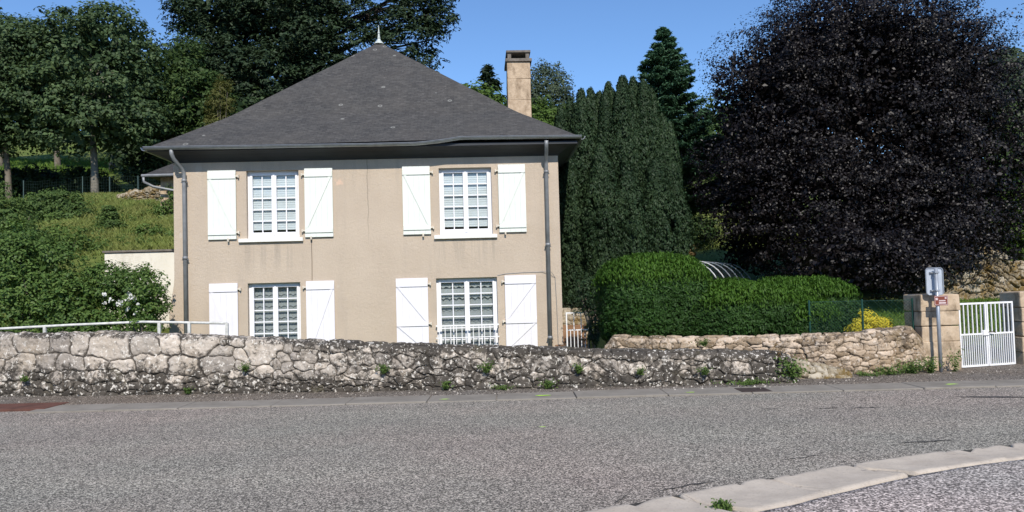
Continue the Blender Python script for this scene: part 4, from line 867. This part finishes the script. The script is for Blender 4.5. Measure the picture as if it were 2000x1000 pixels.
conifer('spruce', 'pointed blue green spruce rising behind the columnar yews', (5.5, 27, gz_(5.5, 27)), 10.5, 3.0, 'lf_spruce', 61, 250, .24, .13, .06, spray=95, power=.85)
conifer('spruce', 'small dark conifer tip just left of the chimney', (-.9, 38, gz_(-.9, 38)), 12.5, 2.0, 'lf_cedar', 62, 90, .2, .26, .15, spray=18)
# ---- big cedar behind the roof
def cedar():
    rng = np.random.default_rng(70); base = (-12.4, 44, gz_(-12.4, 44)); b = np.array(base); t_ = thing('cedar', 'great dark cedar towering behind the slate roof', 'tree', base)
    ells = [(-15.4, 43.5, 17.2, 3.4, 3.0, 1.6), (-15.8, 43.5, 14.9, 3.0, 3, 1.5), (-13.4, 43, 13.4, 3.6, 3, 1.7), (-10.4, 43, 15.4, 3.4, 3, 1.5), (-11.8, 43, 17.4, 3.4, 3, 1.4), (-13.5, 43.5, 19.6, 4.4, 3, 1.5), (-9.5, 42.8, 13.2, 2.7, 2.5, 1.3),
            (-7.7, 42.5, 15.0, 1.9, 2.2, .8), (-6.0, 42.5, 14.9, 1.6, 2, .7), (-5.3, 42.5, 16.2, 1.5, 2, .5), (-4.2, 42.5, 17.8, 1.5, 2, .5), (-6.8, 42.5, 18.8, 1.9, 2, .55), (-4.6, 42.5, 14.2, 1.0, 1.5, .7), (-3.5, 42.5, 16.4, .8, 1.5, .5), (-12.2, 43, 11.4, 3.2, 3, 1.4), (-17.6, 43.5, 17.6, 1.2, 1.5, 1.0), (-12, 43, 21, 4, 3, 1.2), (-5.2, 42.5, 15.4, 1.7, 1.8, .8), (-6.6, 42.5, 17.4, 1.8, 1.8, .6), (-4.9, 42.5, 17.2, 1.4, 1.8, .5), (-8.3, 42.5, 16.9, 1.5, 1.8, .8), (-4.4, 42.5, 13.5, .8, 1.2, .5)]
    P, N, Pf, Nf = crown_pts(ells, 4400, .62, 44, rng, flat=.34, up=.9, fill=.10, back=.35, depth=.75, void=.27)
    k2 = Pf[:, 0] < -9.5
    Pf, Nf = Pf[k2], Nf[k2]; n = len(P)
    AL = rng.normal(size=(n+len(Pf), 3))*np.array([1, 1, .4])+np.array([0, 0, -.4])
    cards('crown', np.concatenate([P, Pf])-b, np.concatenate([N, Nf]), np.r_[np.full(n, .26), np.full(len(Pf), .7)], M['lf_cedar'], t_, rng, .34, AL)
    limbs = []
    mb = MB(); mb.tube([(0, 0, -.5), (.1, 0, 5), (0, 0, 9), (.2, 0, 14)], [.75, .5, .35, .12], 10)
    for e in ells:
        tip = np.array(e[:3])-b+np.array([e[3]*.6*np.sign(e[0]-base[0]), 0, 0]); q = np.array([0, 0, max(2, tip[2]-2.4)]); m_ = (q+tip)/2+np.array([0, 0, .7]); mb.tube([tuple(q), tuple(m_), tuple(tip)], [.16, .10, .03], 6)
        for j in range(5):
            t2 = np.array(e[:3])-b+rng.normal(size=3)*np.array([e[3], e[4], e[5]])*.5; mb.tube([tuple(m_), tuple((m_+t2)/2+np.array([0, 0, .3])), tuple(t2)], [.06, .035, .012], 5)
    mb.build('trunk', M['barkdark'], t_, smooth=True)
cedar()
# ---- left deciduous trees
G1 = 'broadleaf trees on the left slope'
tree('maple_tree', 'tall dark broadleaf tree with pale trunk inside the wire fence', 'tree', (-17.9, 33.6, gz_(-17.9, 33.6)), [(-18.2, 34, 11.5, 2.9, 2.6, 2.9), (-19.6, 33.6, 10.2, 1.9, 2, 2.0), (-16.8, 33.6, 9.6, 2.0, 2, 1.8), (-18.0, 33.2, 8.9, 2.4, 2, 1.3), (-17.4, 34, 13.0, 1.8, 1.8, 1.7), (-18.9, 34, 13.2, 1.2, 1.6, 1.5)], 'lf_maple', 1150, .50, 42, .17, 81, 'barkpale', .17, 14, G1, flat=.5, up=.6, fill=.22)
tree('maple_tree', 'broadleaf tree at the far left edge above the small lawn', 'tree', (-21.6, 33.6, gz_(-21.6, 33.6)), [(-22.2, 34, 11.4, 2.6, 2.4, 2.6), (-21.2, 33.6, 9.8, 2.0, 2, 1.7), (-23.5, 33.6, 9.3, 2.0, 2, 1.8), (-20.9, 34.2, 12.7, 1.4, 1.8, 1.3)], 'lf_maple', 900, .5, 42, .17, 82, 'bark', .14, 12, G1, flat=.5, up=.6, fill=.22)
tree('maple_tree', 'lighter green broadleaf tree between the maples and the cedar', 'tree', (-16.7, 36.5, gz_(-16.7, 36.5)), [(-16.0, 37, 12.2, 2.1, 2.0, 2.0), (-15.0, 36.6, 10.4, 1.8, 2, 1.8), (-16.6, 36.4, 9.9, 1.9, 2, 1.6), (-14.3, 36.8, 9.0, 1.6, 1.8, 1.2), (-15.2, 37, 11.8, 1.3, 1.6, 1.4)], 'lf_mid', 900, .48, 40, .16, 83, 'bark', .16, 12, G1, flat=.5, up=.6, fill=.25)
for k, (x, y, zc, rx, rz, lab) in enumerate(((-29, 50, 16.2, 3.8, 4.2, 'dark tree beyond the lawn behind the leftmost maple'), (-24.5, 48, 15.6, 3.6, 3.8, 'dark tree in the wood just left of the tall maple'), (-21, 46, 12.8, 3.2, 3.0, 'low dark tree behind the pale maple trunk'), (-17.4, 46, 13.0, 3.0, 3.4, 'dark tree beyond the fence under the maple crown'), (-19, 44, 10.4, 3.4, 1.9, 'shady undergrowth tree behind the wire fence'), (-13.6, 41, 10.3, 2.6, 2.2, 'dark tree in the shade between outbuilding and cedar'), (-34, 52, 17.5, 4, 4.2, 'dark tree at the far left edge of the wood'))):
    tree('woodland_tree', lab, 'tree', (x, y, gz_(x, y)), [(x, y, zc, rx, 2.6, rz), (x+rx*.4, y-.5, zc-rz*.4, rx*.7, 2, rz*.6), (x-rx*.45, y-.4, zc-rz*.3, rx*.6, 2, rz*.7)], 'lf_far', 520, .72, 26, .26, 90+k, 'bark', .2, 6, 'woodland trees on the hill', flat=.5, up=.6, fill=.35)
bush('bamboo_clump', 'yellow green bamboo clump in front of the dark cedar', (-12.8, 34.5, gz_(-12.8, 34.5)), [(-12.85, 34.5, 9.3, .50, .6, 1.7), (-12.6, 34.5, 10.4, .36, .5, .9), (-13.1, 34.5, 7.2, .6, .6, 1.2)], 'lf_bamboo', 240, .22, 34, .14, 101, ar=.25)
for k, (x, y, zc, rx, rz, lab) in enumerate(((-22.6, 36.5, 7.2, 1.6, .8, 'shady shrub under the leftmost maple beyond the fence'), (-20.0, 36.2, 7.0, 1.5, .75, 'shady shrub left of the pale maple trunk'), (-16.2, 36.0, 7.3, 1.5, .9, 'shady shrub right of the pale maple trunk'), (-13.9, 35.0, 7.3, 1.4, 1.0, 'shady shrub beyond the fence above the outbuilding'))):
    bush('shade_shrub', lab, (x, y, gz_(x, y)), [(x, y, zc, rx, .8, rz), (x+.8, y-.2, zc-.2, rx*.7, .7, rz*.8)], 'lf_far', 260, .28, 30, .15, 104+k, group='shady undergrowth below the maples')  # dark-leaved shrubs added to stand for the shade below the maples
# trees behind the chimney
tree('far_tree', 'fresh green treetop showing left of the chimney over the roof', 'tree', (-1.6, 36, gz_(-1.6, 36)), [(-1.7, 36, 9.6, 1.5, 1.6, 1.5), (-.6, 36, 9.2, 1.2, 1.4, 1.2)], 'lf_light', 420, .36, 36, .16, 111, flat=.7, void=.15, group='treetops behind the chimney')
tree('far_tree', 'thin grey green willowy tree right of the chimney', 'tree', (1.9, 38, gz_(1.9, 38)), [(1.9, 38, 10.6, 1.25, 1.2, 1.9), (2.5, 38, 9.7, .9, 1, 1.5), (1.4, 38, 9.9, .9, 1, 1.5)], 'lf_olive', 900, .34, 30, .12, 112, 'barkpale', .09, 26, 'treetops behind the chimney', flat=.9, fill=.1, up=.2, void=.15)
tree('far_tree', 'low light green tree between the chimney and the yews', 'tree', (1.9, 33, gz_(1.9, 33)), [(1.5, 33, 8.2, 1.0, 1.1, 1.3), (2.2, 33, 7.8, 1.0, 1.1, 1.4)], 'lf_light', 400, .32, 36, .13, 113, flat=.7, void=.2, group='treetops behind the chimney')
# trees at the right edge and in the gap
for k, (x, y, zc, rx, rz, mt, lab) in enumerate(((9.4, 50, 9.4, 1.6, 1.6, 'lf_mid', 'small green tree on the far slope seen between spruce and beech'), (13.2, 48, 10.6, 2.5, 3.0, 'lf_mid', 'green tree hidden mostly behind the copper beech'), (18.6, 29, 4.9, 2.6, 3.3, 'lf_mid', 'green tree at the right edge beside the copper beech'), (19.5, 30.5, 8.4, 1.7, 2.0, 'lf_olive', 'pale tree high at the right edge of the view'))):
    tree('garden_tree', lab, 'tree', (x, y, gz_(x, y)), [(x, y, zc, rx, 1.8, rz), (x+rx*.4, y-.5, zc-rz*.4, rx*.7, 1.5, rz*.6)], mt, 420, .5, 30, .2, 120+k, group='green trees on the right', flat=.55, fill=.3)
bush('light_shrub', 'leafy light green shrub above the mossy rock wall', (15.2, 23.6, 1.6), [(14.6, 23.8, 3.4, 1.5, 1.2, 1.1), (16, 23.8, 3.2, 1.4, 1.2, 1.1)], 'lf_light', 220, .3, 32, .13, 130)
bush('gap_shrub', 'small green shrubs on the slope between yews and beech', (7.6, 33, gz_(7.6, 33)), [(7.4, 33, 3.6, .8, .7, .65), (8.2, 33.5, 3.9, .7, .7, .6)], 'lf_mid', 130, .22, 30, .11, 131)
bush('brown_shrub', 'rusty brown shrub above the hedge at the foot of the yews', (5.05, 23.5, 1.3), [(5.05, 23.5, 2.45, .38, .4, .5)], 'lf_brown', 60, .16, 26, .09, 132)
# ---- left shrubs
bush('viburnum_bush', 'big rounded dark bush on the grassy slope below the trees', (-15.6, 26.5, gz_(-15.6, 26.5)), [(-15.5, 26.5, 4.6, 1.25, 1.1, .75), (-14.9, 26.2, 4.3, .9, .8, .55), (-16.2, 26.3, 4.3, .9, .8, .6)], 'lf_shrub', 520, .2, 44, .095, 141, flat=.6)
bush('elder_bush', 'small green bush on the slope left of the outbuilding', (-12.3, 24.0, gz_(-12.3, 24)), [(-12.3, 24, 4.1, .32, .3, .42), (-12.2, 24, 3.75, .42, .4, .35)], 'lf_shrub', 130, .14, 34, .075, 142)
bush('bramble_mound', 'pale green bramble mound spreading left of the cream block wall', (-11.9, 20.9, 2.6), [(-12.0, 20.9, 3.0, 1.1, .8, .65), (-10.9, 20.9, 2.55, .6, .6, .5), (-13.2, 21, 3.2, 1.0, .8, .5)], 'lf_weed', 330, .17, 34, .075, 143)
bush('laurel_bush', 'glossy laurel bush at the far left behind the handrail', (-10.4, 17.2, .4), [(-10.6, 17.3, 1.9, 1.3, 1.0, 1.15), (-9.5, 17, 1.3, .9, .8, .8), (-11.2, 17.6, 2.6, .9, .8, .75)], 'lf_laurel', 760, .20, 44, .070, 144, depth=.5)
bush('laurel_bush', 'tall leafy bush at the left edge above the laurels', (-12.4, 19, 1.6), [(-12.5, 19.2, 3.3, 1.0, .9, .9), (-13.1, 19.4, 3.9, .9, .8, .7)], 'lf_shrub', 420, .2, 40, .08, 145, depth=.5)
bush('laurel_bush', 'dark laurel bush growing against the house corner', (-7.9, 17.4, 0), [(-8.6, 17.5, 1.6, .85, .8, .75), (-7.95, 16.9, 1.35, .40, .6, .85), (-9.1, 17.8, 1.9, .7, .6, .6), (-8.7, 16.7, .8, 1.0, .5, .6)], 'lf_laurel', 620, .18, 42, .068, 146, depth=.55)
bush('bramble_sprig', 'bright green sprig climbing over the handrail near the house', (-6.9, 14.6, .5), [(-6.95, 14.5, 1.05, .17, .12, .26), (-6.7, 14.5, .95, .14, .1, .18)], 'lf_weed', 26, .09, 18, .05, 147, fill=.05)
bush('bramble_sprig', 'bramble growing through the handrail at far left', (-8.9, 14.7, .4), [(-9.1, 14.7, 1.0, .75, .2, .22), (-8.0, 14.9, .95, .5, .2, .12)], 'lf_weed', 90, .10, 18, .055, 148, fill=.05)
rng = np.random.default_rng(150)
P = np.stack([-8.15+rng.normal(size=18)*.2, 16.35+rng.random(18)*.15, 1.62+rng.normal(size=18)*.10], -1)
o = cards('white_blossom', np.repeat(P, 8, 0)+rng.normal(size=(144, 3))*.02, rng.normal(size=(144, 3))+np.array([0, -1.5, .5]), .055, M['petal'], None, rng, .8, None, (-8, 16.4, 1.6)); tag(o, 'white blossom on the laurel beside the house corner', 'flowers', None, 'stuff')

bush('ivy', 'scrubby ivy and weeds against the outbuilding wall', (-11.2, 25.7, 3.9), [(-11.5, 25.8, 4.4, .35, .2, .5), (-10.9, 25.8, 4.3, .4, .2, .35), (-11.2, 25.85, 5.0, .25, .12, .4)], 'lf_weed', 90, .13, 26, .07, 151)
bush('slope_shrub', 'low sprawling shrub at the right foot of the grassy slope', (-10.2, 22.6, 3.3), [(-10.4, 22.6, 3.5, .5, .4, .25), (-9.6, 22.4, 3.4, .5, .4, .2)], 'lf_weed', 80, .13, 26, .07, 152)
rng = np.random.default_rng(156); el_ = []
for k in range(60):
    x, y = rng.uniform(-19, -10.6), rng.uniform(21, 30)
    if x > -11.6 and y > 24.5: continue
    el_.append((x, y, gz_(x, y)+.05, .35+.45*rng.random(), .3+.3*rng.random(), .12+.22*rng.random()))
P, N, Pf, Nf = crown_pts(el_, 1500, .14, 24, rng, flat=.8, up=.5, fill=0, void=.1)
o = cards('bramble_cover', P, N, .062, M['lf_weed'], None, rng, .55); tag(o, 'tangled low brambles and nettles spread over the grassy slope', 'brambles', None, 'stuff')
# ---- hedges: body of twigs plus leaf shoots
def hedge(name, label, ell, seed, dens, zb, sq=3.2):
    cx, cy, z1, rx, ry = ell; rng = np.random.default_rng(seed); t_ = thing(name, label, 'hedge', (cx, cy, zb), 0, 'clipped hedges above the garden wall'); h = z1-zb
    def surf(u):   # superellipsoid, centre at 45% height
        q = (np.abs(u[:, 0])**sq+np.abs(u[:, 1])**sq+np.abs(u[:, 2])**sq)**(-1/sq); p = u*q[:, None]
        zz = p[:, 2]; s_ = 1-.10*np.clip(zz, 0, 1)**2
        P_ = np.stack([p[:, 0]*rx*s_, p[:, 1]*ry*s_, h*.5+zz*h*.5], -1)
        n = np.stack([np.sign(p[:, 0])*np.abs(p[:, 0])**(sq-1)/rx, np.sign(p[:, 1])*np.abs(p[:, 1])**(sq-1)/ry, np.sign(zz)*np.abs(zz)**(sq-1)/(h*.5)], -1); n = nrm(n)
        lu = fbm(P_[:, 0]*1.6+cx, P_[:, 2]*1.6+P_[:, 1], seed, 3)-.45; return P_+n*lu[:, None]*.22, n
    bm = bmesh.new(); bmesh.ops.create_icosphere(bm, subdivisions=4, radius=1); vs = np.array([v.co[:] for v in bm.verts]); p, n = surf(nrm(vs)); p = p-n*.06
    for v, q in zip(bm.verts, p): v.co = Vector(q)
    me = bpy.data.meshes.new('hedge_core'); bm.to_mesh(me); bm.free(); link('hedge_core', me, M['lf_hedge'], t_)
    k = dens; u = unit(k, rng); keep = (u[:, 1] < .35) & (u[:, 2] > -.95); u = u[keep]; u = np.concatenate([u, u[u[:, 2] > .1]*np.array([1, 1, 1.])+rng.normal(size=(np.sum(u[:, 2] > .1), 3))*.05])
    p, n = surf(nrm(u)); k = len(p); nl = 9; rep = np.repeat(np.arange(k), nl); U = unit(k*nl, rng)
    out = (rng.random(k)**2*.05)[rep]; isT = (n[rep][:, 2] > .45+.15*rng.normal(size=k*nl))
    q = p[rep]+U*.035+n[rep]*(out+isT*rng.random(k*nl)**2.2*.17)[:, None]
    N = U*.7+n[rep]*.5+rng.normal(size=U.shape)*.3; AL = n[rep]*.9+np.array([0, 0, .5])+rng.normal(size=U.shape)*.45
    cards('hedge_leaves', q[~isT], N[~isT], .062, M['lf_hedge'], t_, rng, .38, AL[~isT])
    cards('sunlit_new_shoots', q[isT], N[isT], .075, M['lf_hedgetop'], t_, rng, .30, AL[isT]*np.array([.6, .6, 1])+np.array([0, 0, .7])); return t_
hedge('clipped_hedge', 'tallest block of clipped green hedge next to the small white gate', (2.72, 15.2, 2.0, 1.0, .95), 161, 11500, .42, 3.6)
hedge('clipped_hedge', 'lower clipped hedge in the middle above the buff stone wall', (4.35, 15.0, 1.46, 1.08, .9), 162, 8500, .42, 3.4)
hedge('clipped_hedge', 'clipped hedge block at the back reaching the chain link fence', (5.98, 16.3, 1.50, .95, .9), 163, 7000, .42, 4.2)
hedge('clipped_hedge', 'sloping hedge end in front of the green chain link fence', (5.35, 14.7, 1.14, .50, .6), 164, 4000, .42, 2.6)
bush('rosemary_bush', 'feathery dark shrub between the yews and the tall hedge', (1.75, 16.9, .1), [(1.62, 17.2, 1.35, .28, .35, .55), (1.75, 16.8, .9, .25, .3, .6)], 'lf_yew', 110, .15, 30, .07, 165, ar=.35)
bush('yellow_shrub', 'bright golden yellow shrub behind the chain link fence', (6.5, 14.35, .45), [(6.48, 14.3, .72, .36, .25, .20), (6.42, 14.3, .88, .12, .12, .14), (6.68, 14.3, .72, .2, .2, .14)], 'lf_yellow', 190, .10, 26, .085, 166, ar=.2)

# ---- chain link fence on the garden wall
fx0, fy0, fx1, fy1 = 5.25, 14.0, 6.93, 13.60; FA = math.atan2(fy1-fy0, fx1-fx0); FL = math.hypot(fx1-fx0, fy1-fy0)
cf = thing('chain_link_fence', 'green chain link fence on top of the buff garden wall', 'fence', (fx0, fy0, .5), FA); h = .74
for x in (.02, FL*.52, FL-.02): MB().tube([(x, 0, -.15), (x, 0, h+.02)], .018, 8).build('post', M['fencegreen'], cf)
mb = MB(); st = .055
for c in np.arange(-h, FL, st):
    for sg_ in (1, -1):
        x0, x1 = c, c+h; z0, z1 = (0, h) if sg_ > 0 else (h, 0)
        if x0 < 0: t0 = -x0/h; z0 = z0+(z1-z0)*t0; x0 = 0
        if x1 > FL: t0 = (x1-FL)/(x1-x0); z1 = z1+(z0-z1)*t0; x1 = FL
        if x1-x0 > .01: mb.tube([(x0, .002*sg_, z0), (x1, .002*sg_, z1)], .0019, 3, False)
for z in (.01, h-.01): mb.tube([(0, 0, z), (FL, 0, z)], .004, 4)
mb.build('mesh_wire', M['fencegreen'], cf)
# ---- wire fence on the slope
wf_ = thing('wire_fence', 'thin grey green wire fence on posts below the trees on the slope', 'fence', (-18.1, 33, gz_(-18.1, 33)))
zz0 = gz_(-18.1, 33)
for x in (-20.6, -18.1, -16.95, -15.75, -14.4, -13.0): MB().tube([(x+18.1, 0, gz_(x, 33)-zz0-.1), (x+18.1, 0, gz_(x, 33)-zz0+.92)], .020, 6).build('post', M['wirefence'], wf_)
mb = MB(); fx = np.arange(-20.6, -13, .5)
for q in np.arange(.05, .92, .12): mb.tube([(x+18.1, 0, gz_(x, 33)-zz0+q) for x in fx], .004, 3, False)
for x in np.arange(-20.6, -13, .1): mb.tube([(x+18.1, .004, gz_(x, 33)-zz0+.03), (x+18.1, .004, gz_(x, 33)-zz0+.90)], .002, 3, False)
mb.build('mesh_wire', M['wirefence'], wf_)
# ---- polytunnel
pt = thing('polytunnel', 'dark net covered polytunnel with pale hoops behind the hedge', 'polytunnel', (4.35, 20.5, .75)); nh = 7
def hoop(i, a): return (.42*i+.92*math.cos(a)*.97, .8*i-.92*math.cos(a)*.3, 1.50*math.sin(a)**.8 if math.sin(a) > 0 else 0)
for i in range(nh): MB().tube([hoop(i, a) for a in np.linspace(0, PI, 22)], .017 if i else .026, 6).build('hoop', M['white_metal'] if i < 3 else M['galv'], pt)
P = np.array([[hoop(i, a) for a in np.linspace(.02, PI-.02, 24)] for i in np.linspace(0, nh-1, 12)]); P[..., 2] += .02; link('cover', grid_mesh('cover', P), M['net'], pt)

# ---- grass and weeds
def grass(name, n, xr, yr, hgt, mat, seed, kindlab, mask=None):
    rng = np.random.default_rng(seed); x = xr[0]+(xr[1]-xr[0])*rng.random(n); y = yr[0]+(yr[1]-yr[0])*rng.random(n)
    if mask is not None: k = mask(x, y); x, y = x[k], y[k]; n = len(x)
    cl_ = .5+fbm(x*.8, y*.8, seed, 3); h = hgt*(.4+.8*rng.random(n))*cl_; z = TZ(x, y); a = rng.random(n)*2*PI; w_ = .006+h*.022; ln = rng.normal(size=(n, 2))*h[:, None]*.35
    b = np.stack([x, y, z-.02], -1); s_ = np.stack([np.cos(a)*w_, np.sin(a)*w_, 0*a], -1); tp = b+np.stack([ln[:, 0], ln[:, 1], h], -1); md = b*.5+tp*.5+np.stack([-ln[:, 0]*.2, -ln[:, 1]*.2, h*.08], -1)
    V = np.stack([b-s_, b+s_, md+s_*.7, tp], 1).reshape(-1, 3); me = quads_mesh(bpy.data.meshes.new(name), V, np.arange(4*n).reshape(-1, 4)); o = link(name, me, M[mat]); tag(o, kindlab, 'grass', None, 'stuff')
grass('meadow_grass', 150000, (-21, -8.2), (20.3, 34), .22, 'lf_grass', 171, 'tall meadow grass on the slope left of the house', lambda x, y: (x < -11.4) | (y < 26) | (y > 30))
grass('lawn_grass', 50000, (7.3, 15), (14.1, 22), .10, 'lf_lawn', 172, 'sunny lawn grass behind the white double gate')
grass('slope_grass', 16000, (6, 15), (33, 52), .30, 'lf_grass', 173, 'grass on the far slope between the yews and the beech')
grass('hedge_grass', 5000, (5.0, 7.0), (13.55, 14.6), .14, 'lf_grass', 174, 'rough grass under the chain link fence', lambda x, y: y > 13.62-(x-6.9)*.25)
grass('upper_lawn', 20000, (-36, -24), (40, 56), .3, 'lf_lawn', 175, 'sunlit lawn high on the left beyond the trees')
def weed(x, y, z, r, h, label, seed, mat='lf_weed', n=26, ls=.04, name='weed', group='weeds on and below the stone walls'):
    rng = np.random.default_rng(seed); P = []; N = []
    for k in range(n):
        a = rng.random()*2*PI; l = h*(.4+.6*rng.random()); d = np.array([math.cos(a)*r*rng.random(), math.sin(a)*r*.5*rng.random()-.02, 0]); m = 9; s_ = rng.random(m)
        P.append(d*s_[:, None]*1.6+np.stack([0*s_, 0*s_, l*s_], -1)+rng.normal(size=(m, 3))*.018); N.append(rng.normal(size=(m, 3))*.6+np.array([0, -.4, .8]))
    P = np.concatenate(P); P[:, 2] = np.maximum(P[:, 2], .0)
    o = cards(name, P, np.concatenate(N), ls, M[mat], None, rng, .5); o.location = (x, y, z); tag(o, label, 'weed', group)
weed(4.32, 12.32, .02, .19, .42, 'bushy green weed at the broken end of the parapet', 181, n=80, ls=.055)
weed(4.15, 12.42, .38, .10, .28, 'thin brown weed standing over the end of the parapet', 182, 'lf_brown', 14, .03)
for k, (x, y, z, r, h, lab, n) in enumerate(((-2.1, 12.60, .32, .09, .16, 'small fern growing from the parapet joints left of the middle', 26), (-.45, 12.50, .30, .12, .18, 'leafy tuft growing from the parapet below the french window', 34), (-1.1, 12.52, .06, .12, .14, 'weed tuft at the parapet foot left of the paint dash', 22),
     (.5, 12.36, .04, .14, .16, 'weed tuft at the parapet foot behind the paint dash', 30), (1.0, 12.40, .26, .09, .16, 'green tuft on the parapet face right of the house', 26), (1.95, 12.36, .22, .08, .12, 'small tuft low on the parapet face below the tall hedge', 20), (2.95, 12.28, .20, .10, .14, 'green tuft on the parapet face below the low hedge', 24),
     (-5.3, 12.80, .06, .07, .10, 'tiny weed at the parapet foot below the left window', 16), (-8.1, 13.05, .30, .07, .10, 'tiny yellow green tuft on the parapet at far left', 14), (-4.35, 12.72, .40, .08, .14, 'small tuft on the parapet below the right shutter of the left window', 20),
     (3.25, 13.5, .55, .16, .12, 'yellow green stonecrop on top of the garden wall', 30), (6.15, 12.98, .02, .22, .16, 'leafy weeds at the foot of the garden wall', 60), (6.55, 13.05, .02, .25, .26, 'taller weeds at the foot of the garden wall near the sign', 90), (6.9, 13.12, .02, .2, .30, 'weeds crowding the base of the sign post', 80),
     (7.38, 13.25, .02, .10, .42, 'tall thin weed against the gate pillar', 26), (5.7, 12.92, .02, .3, .08, 'low weeds where the rubble meets the garden wall', 46), (9.15, 13.9, .02, .15, .12, 'weeds at the foot of the right gate pillar', 30), (-.2, 12.42, .03, .2, .07, 'thin weeds along the parapet foot near the middle', 20), (3.6, 12.24, .03, .4, .08, 'moss and grass along the parapet foot below the low hedge', 60))):
    weed(x, y-.03, z, r, h, lab, 190+k, 'lf_weed', n, .036)
weed(1.93, 18.9, .93, .14, .24, 'grey green plant growing in the clay pot', 230, 'lf_olive', 30, .04, 'pot_plant', None)
weed(1.4, 19.7, 1.0, .35, .26, 'pale meadow flowers on the terrace wall behind the small gate', 231, 'lf_olive', 26, .03, 'flowers', None)
weed(1.42, 5.60, .02, .08, .03, 'grass tuft in the joint between channel slabs and footway', 232, 'lf_weed', 40, .03, 'grass_tuft', 'grass tufts along the channel'); weed(4.85, 7.02, .02, .09, .03, 'grass tuft in the channel joint at the right edge', 233, 'lf_weed', 40, .03, 'grass_tuft', 'grass tufts along the channel')
weed(-9.0+.25, 21.6, 2.95, .2, .12, 'small yellow flowers behind the cream block wall', 234, 'petaly', 12, .04, 'flowers', None)
o = MB().add([(.95, 17.6, .0), (2.2, 17.6, .0), (2.2, 19.45, .68), (.95, 19.45, .68)], [(0, 1, 2, 3)]).build('soil_bank', M['soil']); o['kind'] = 'structure'
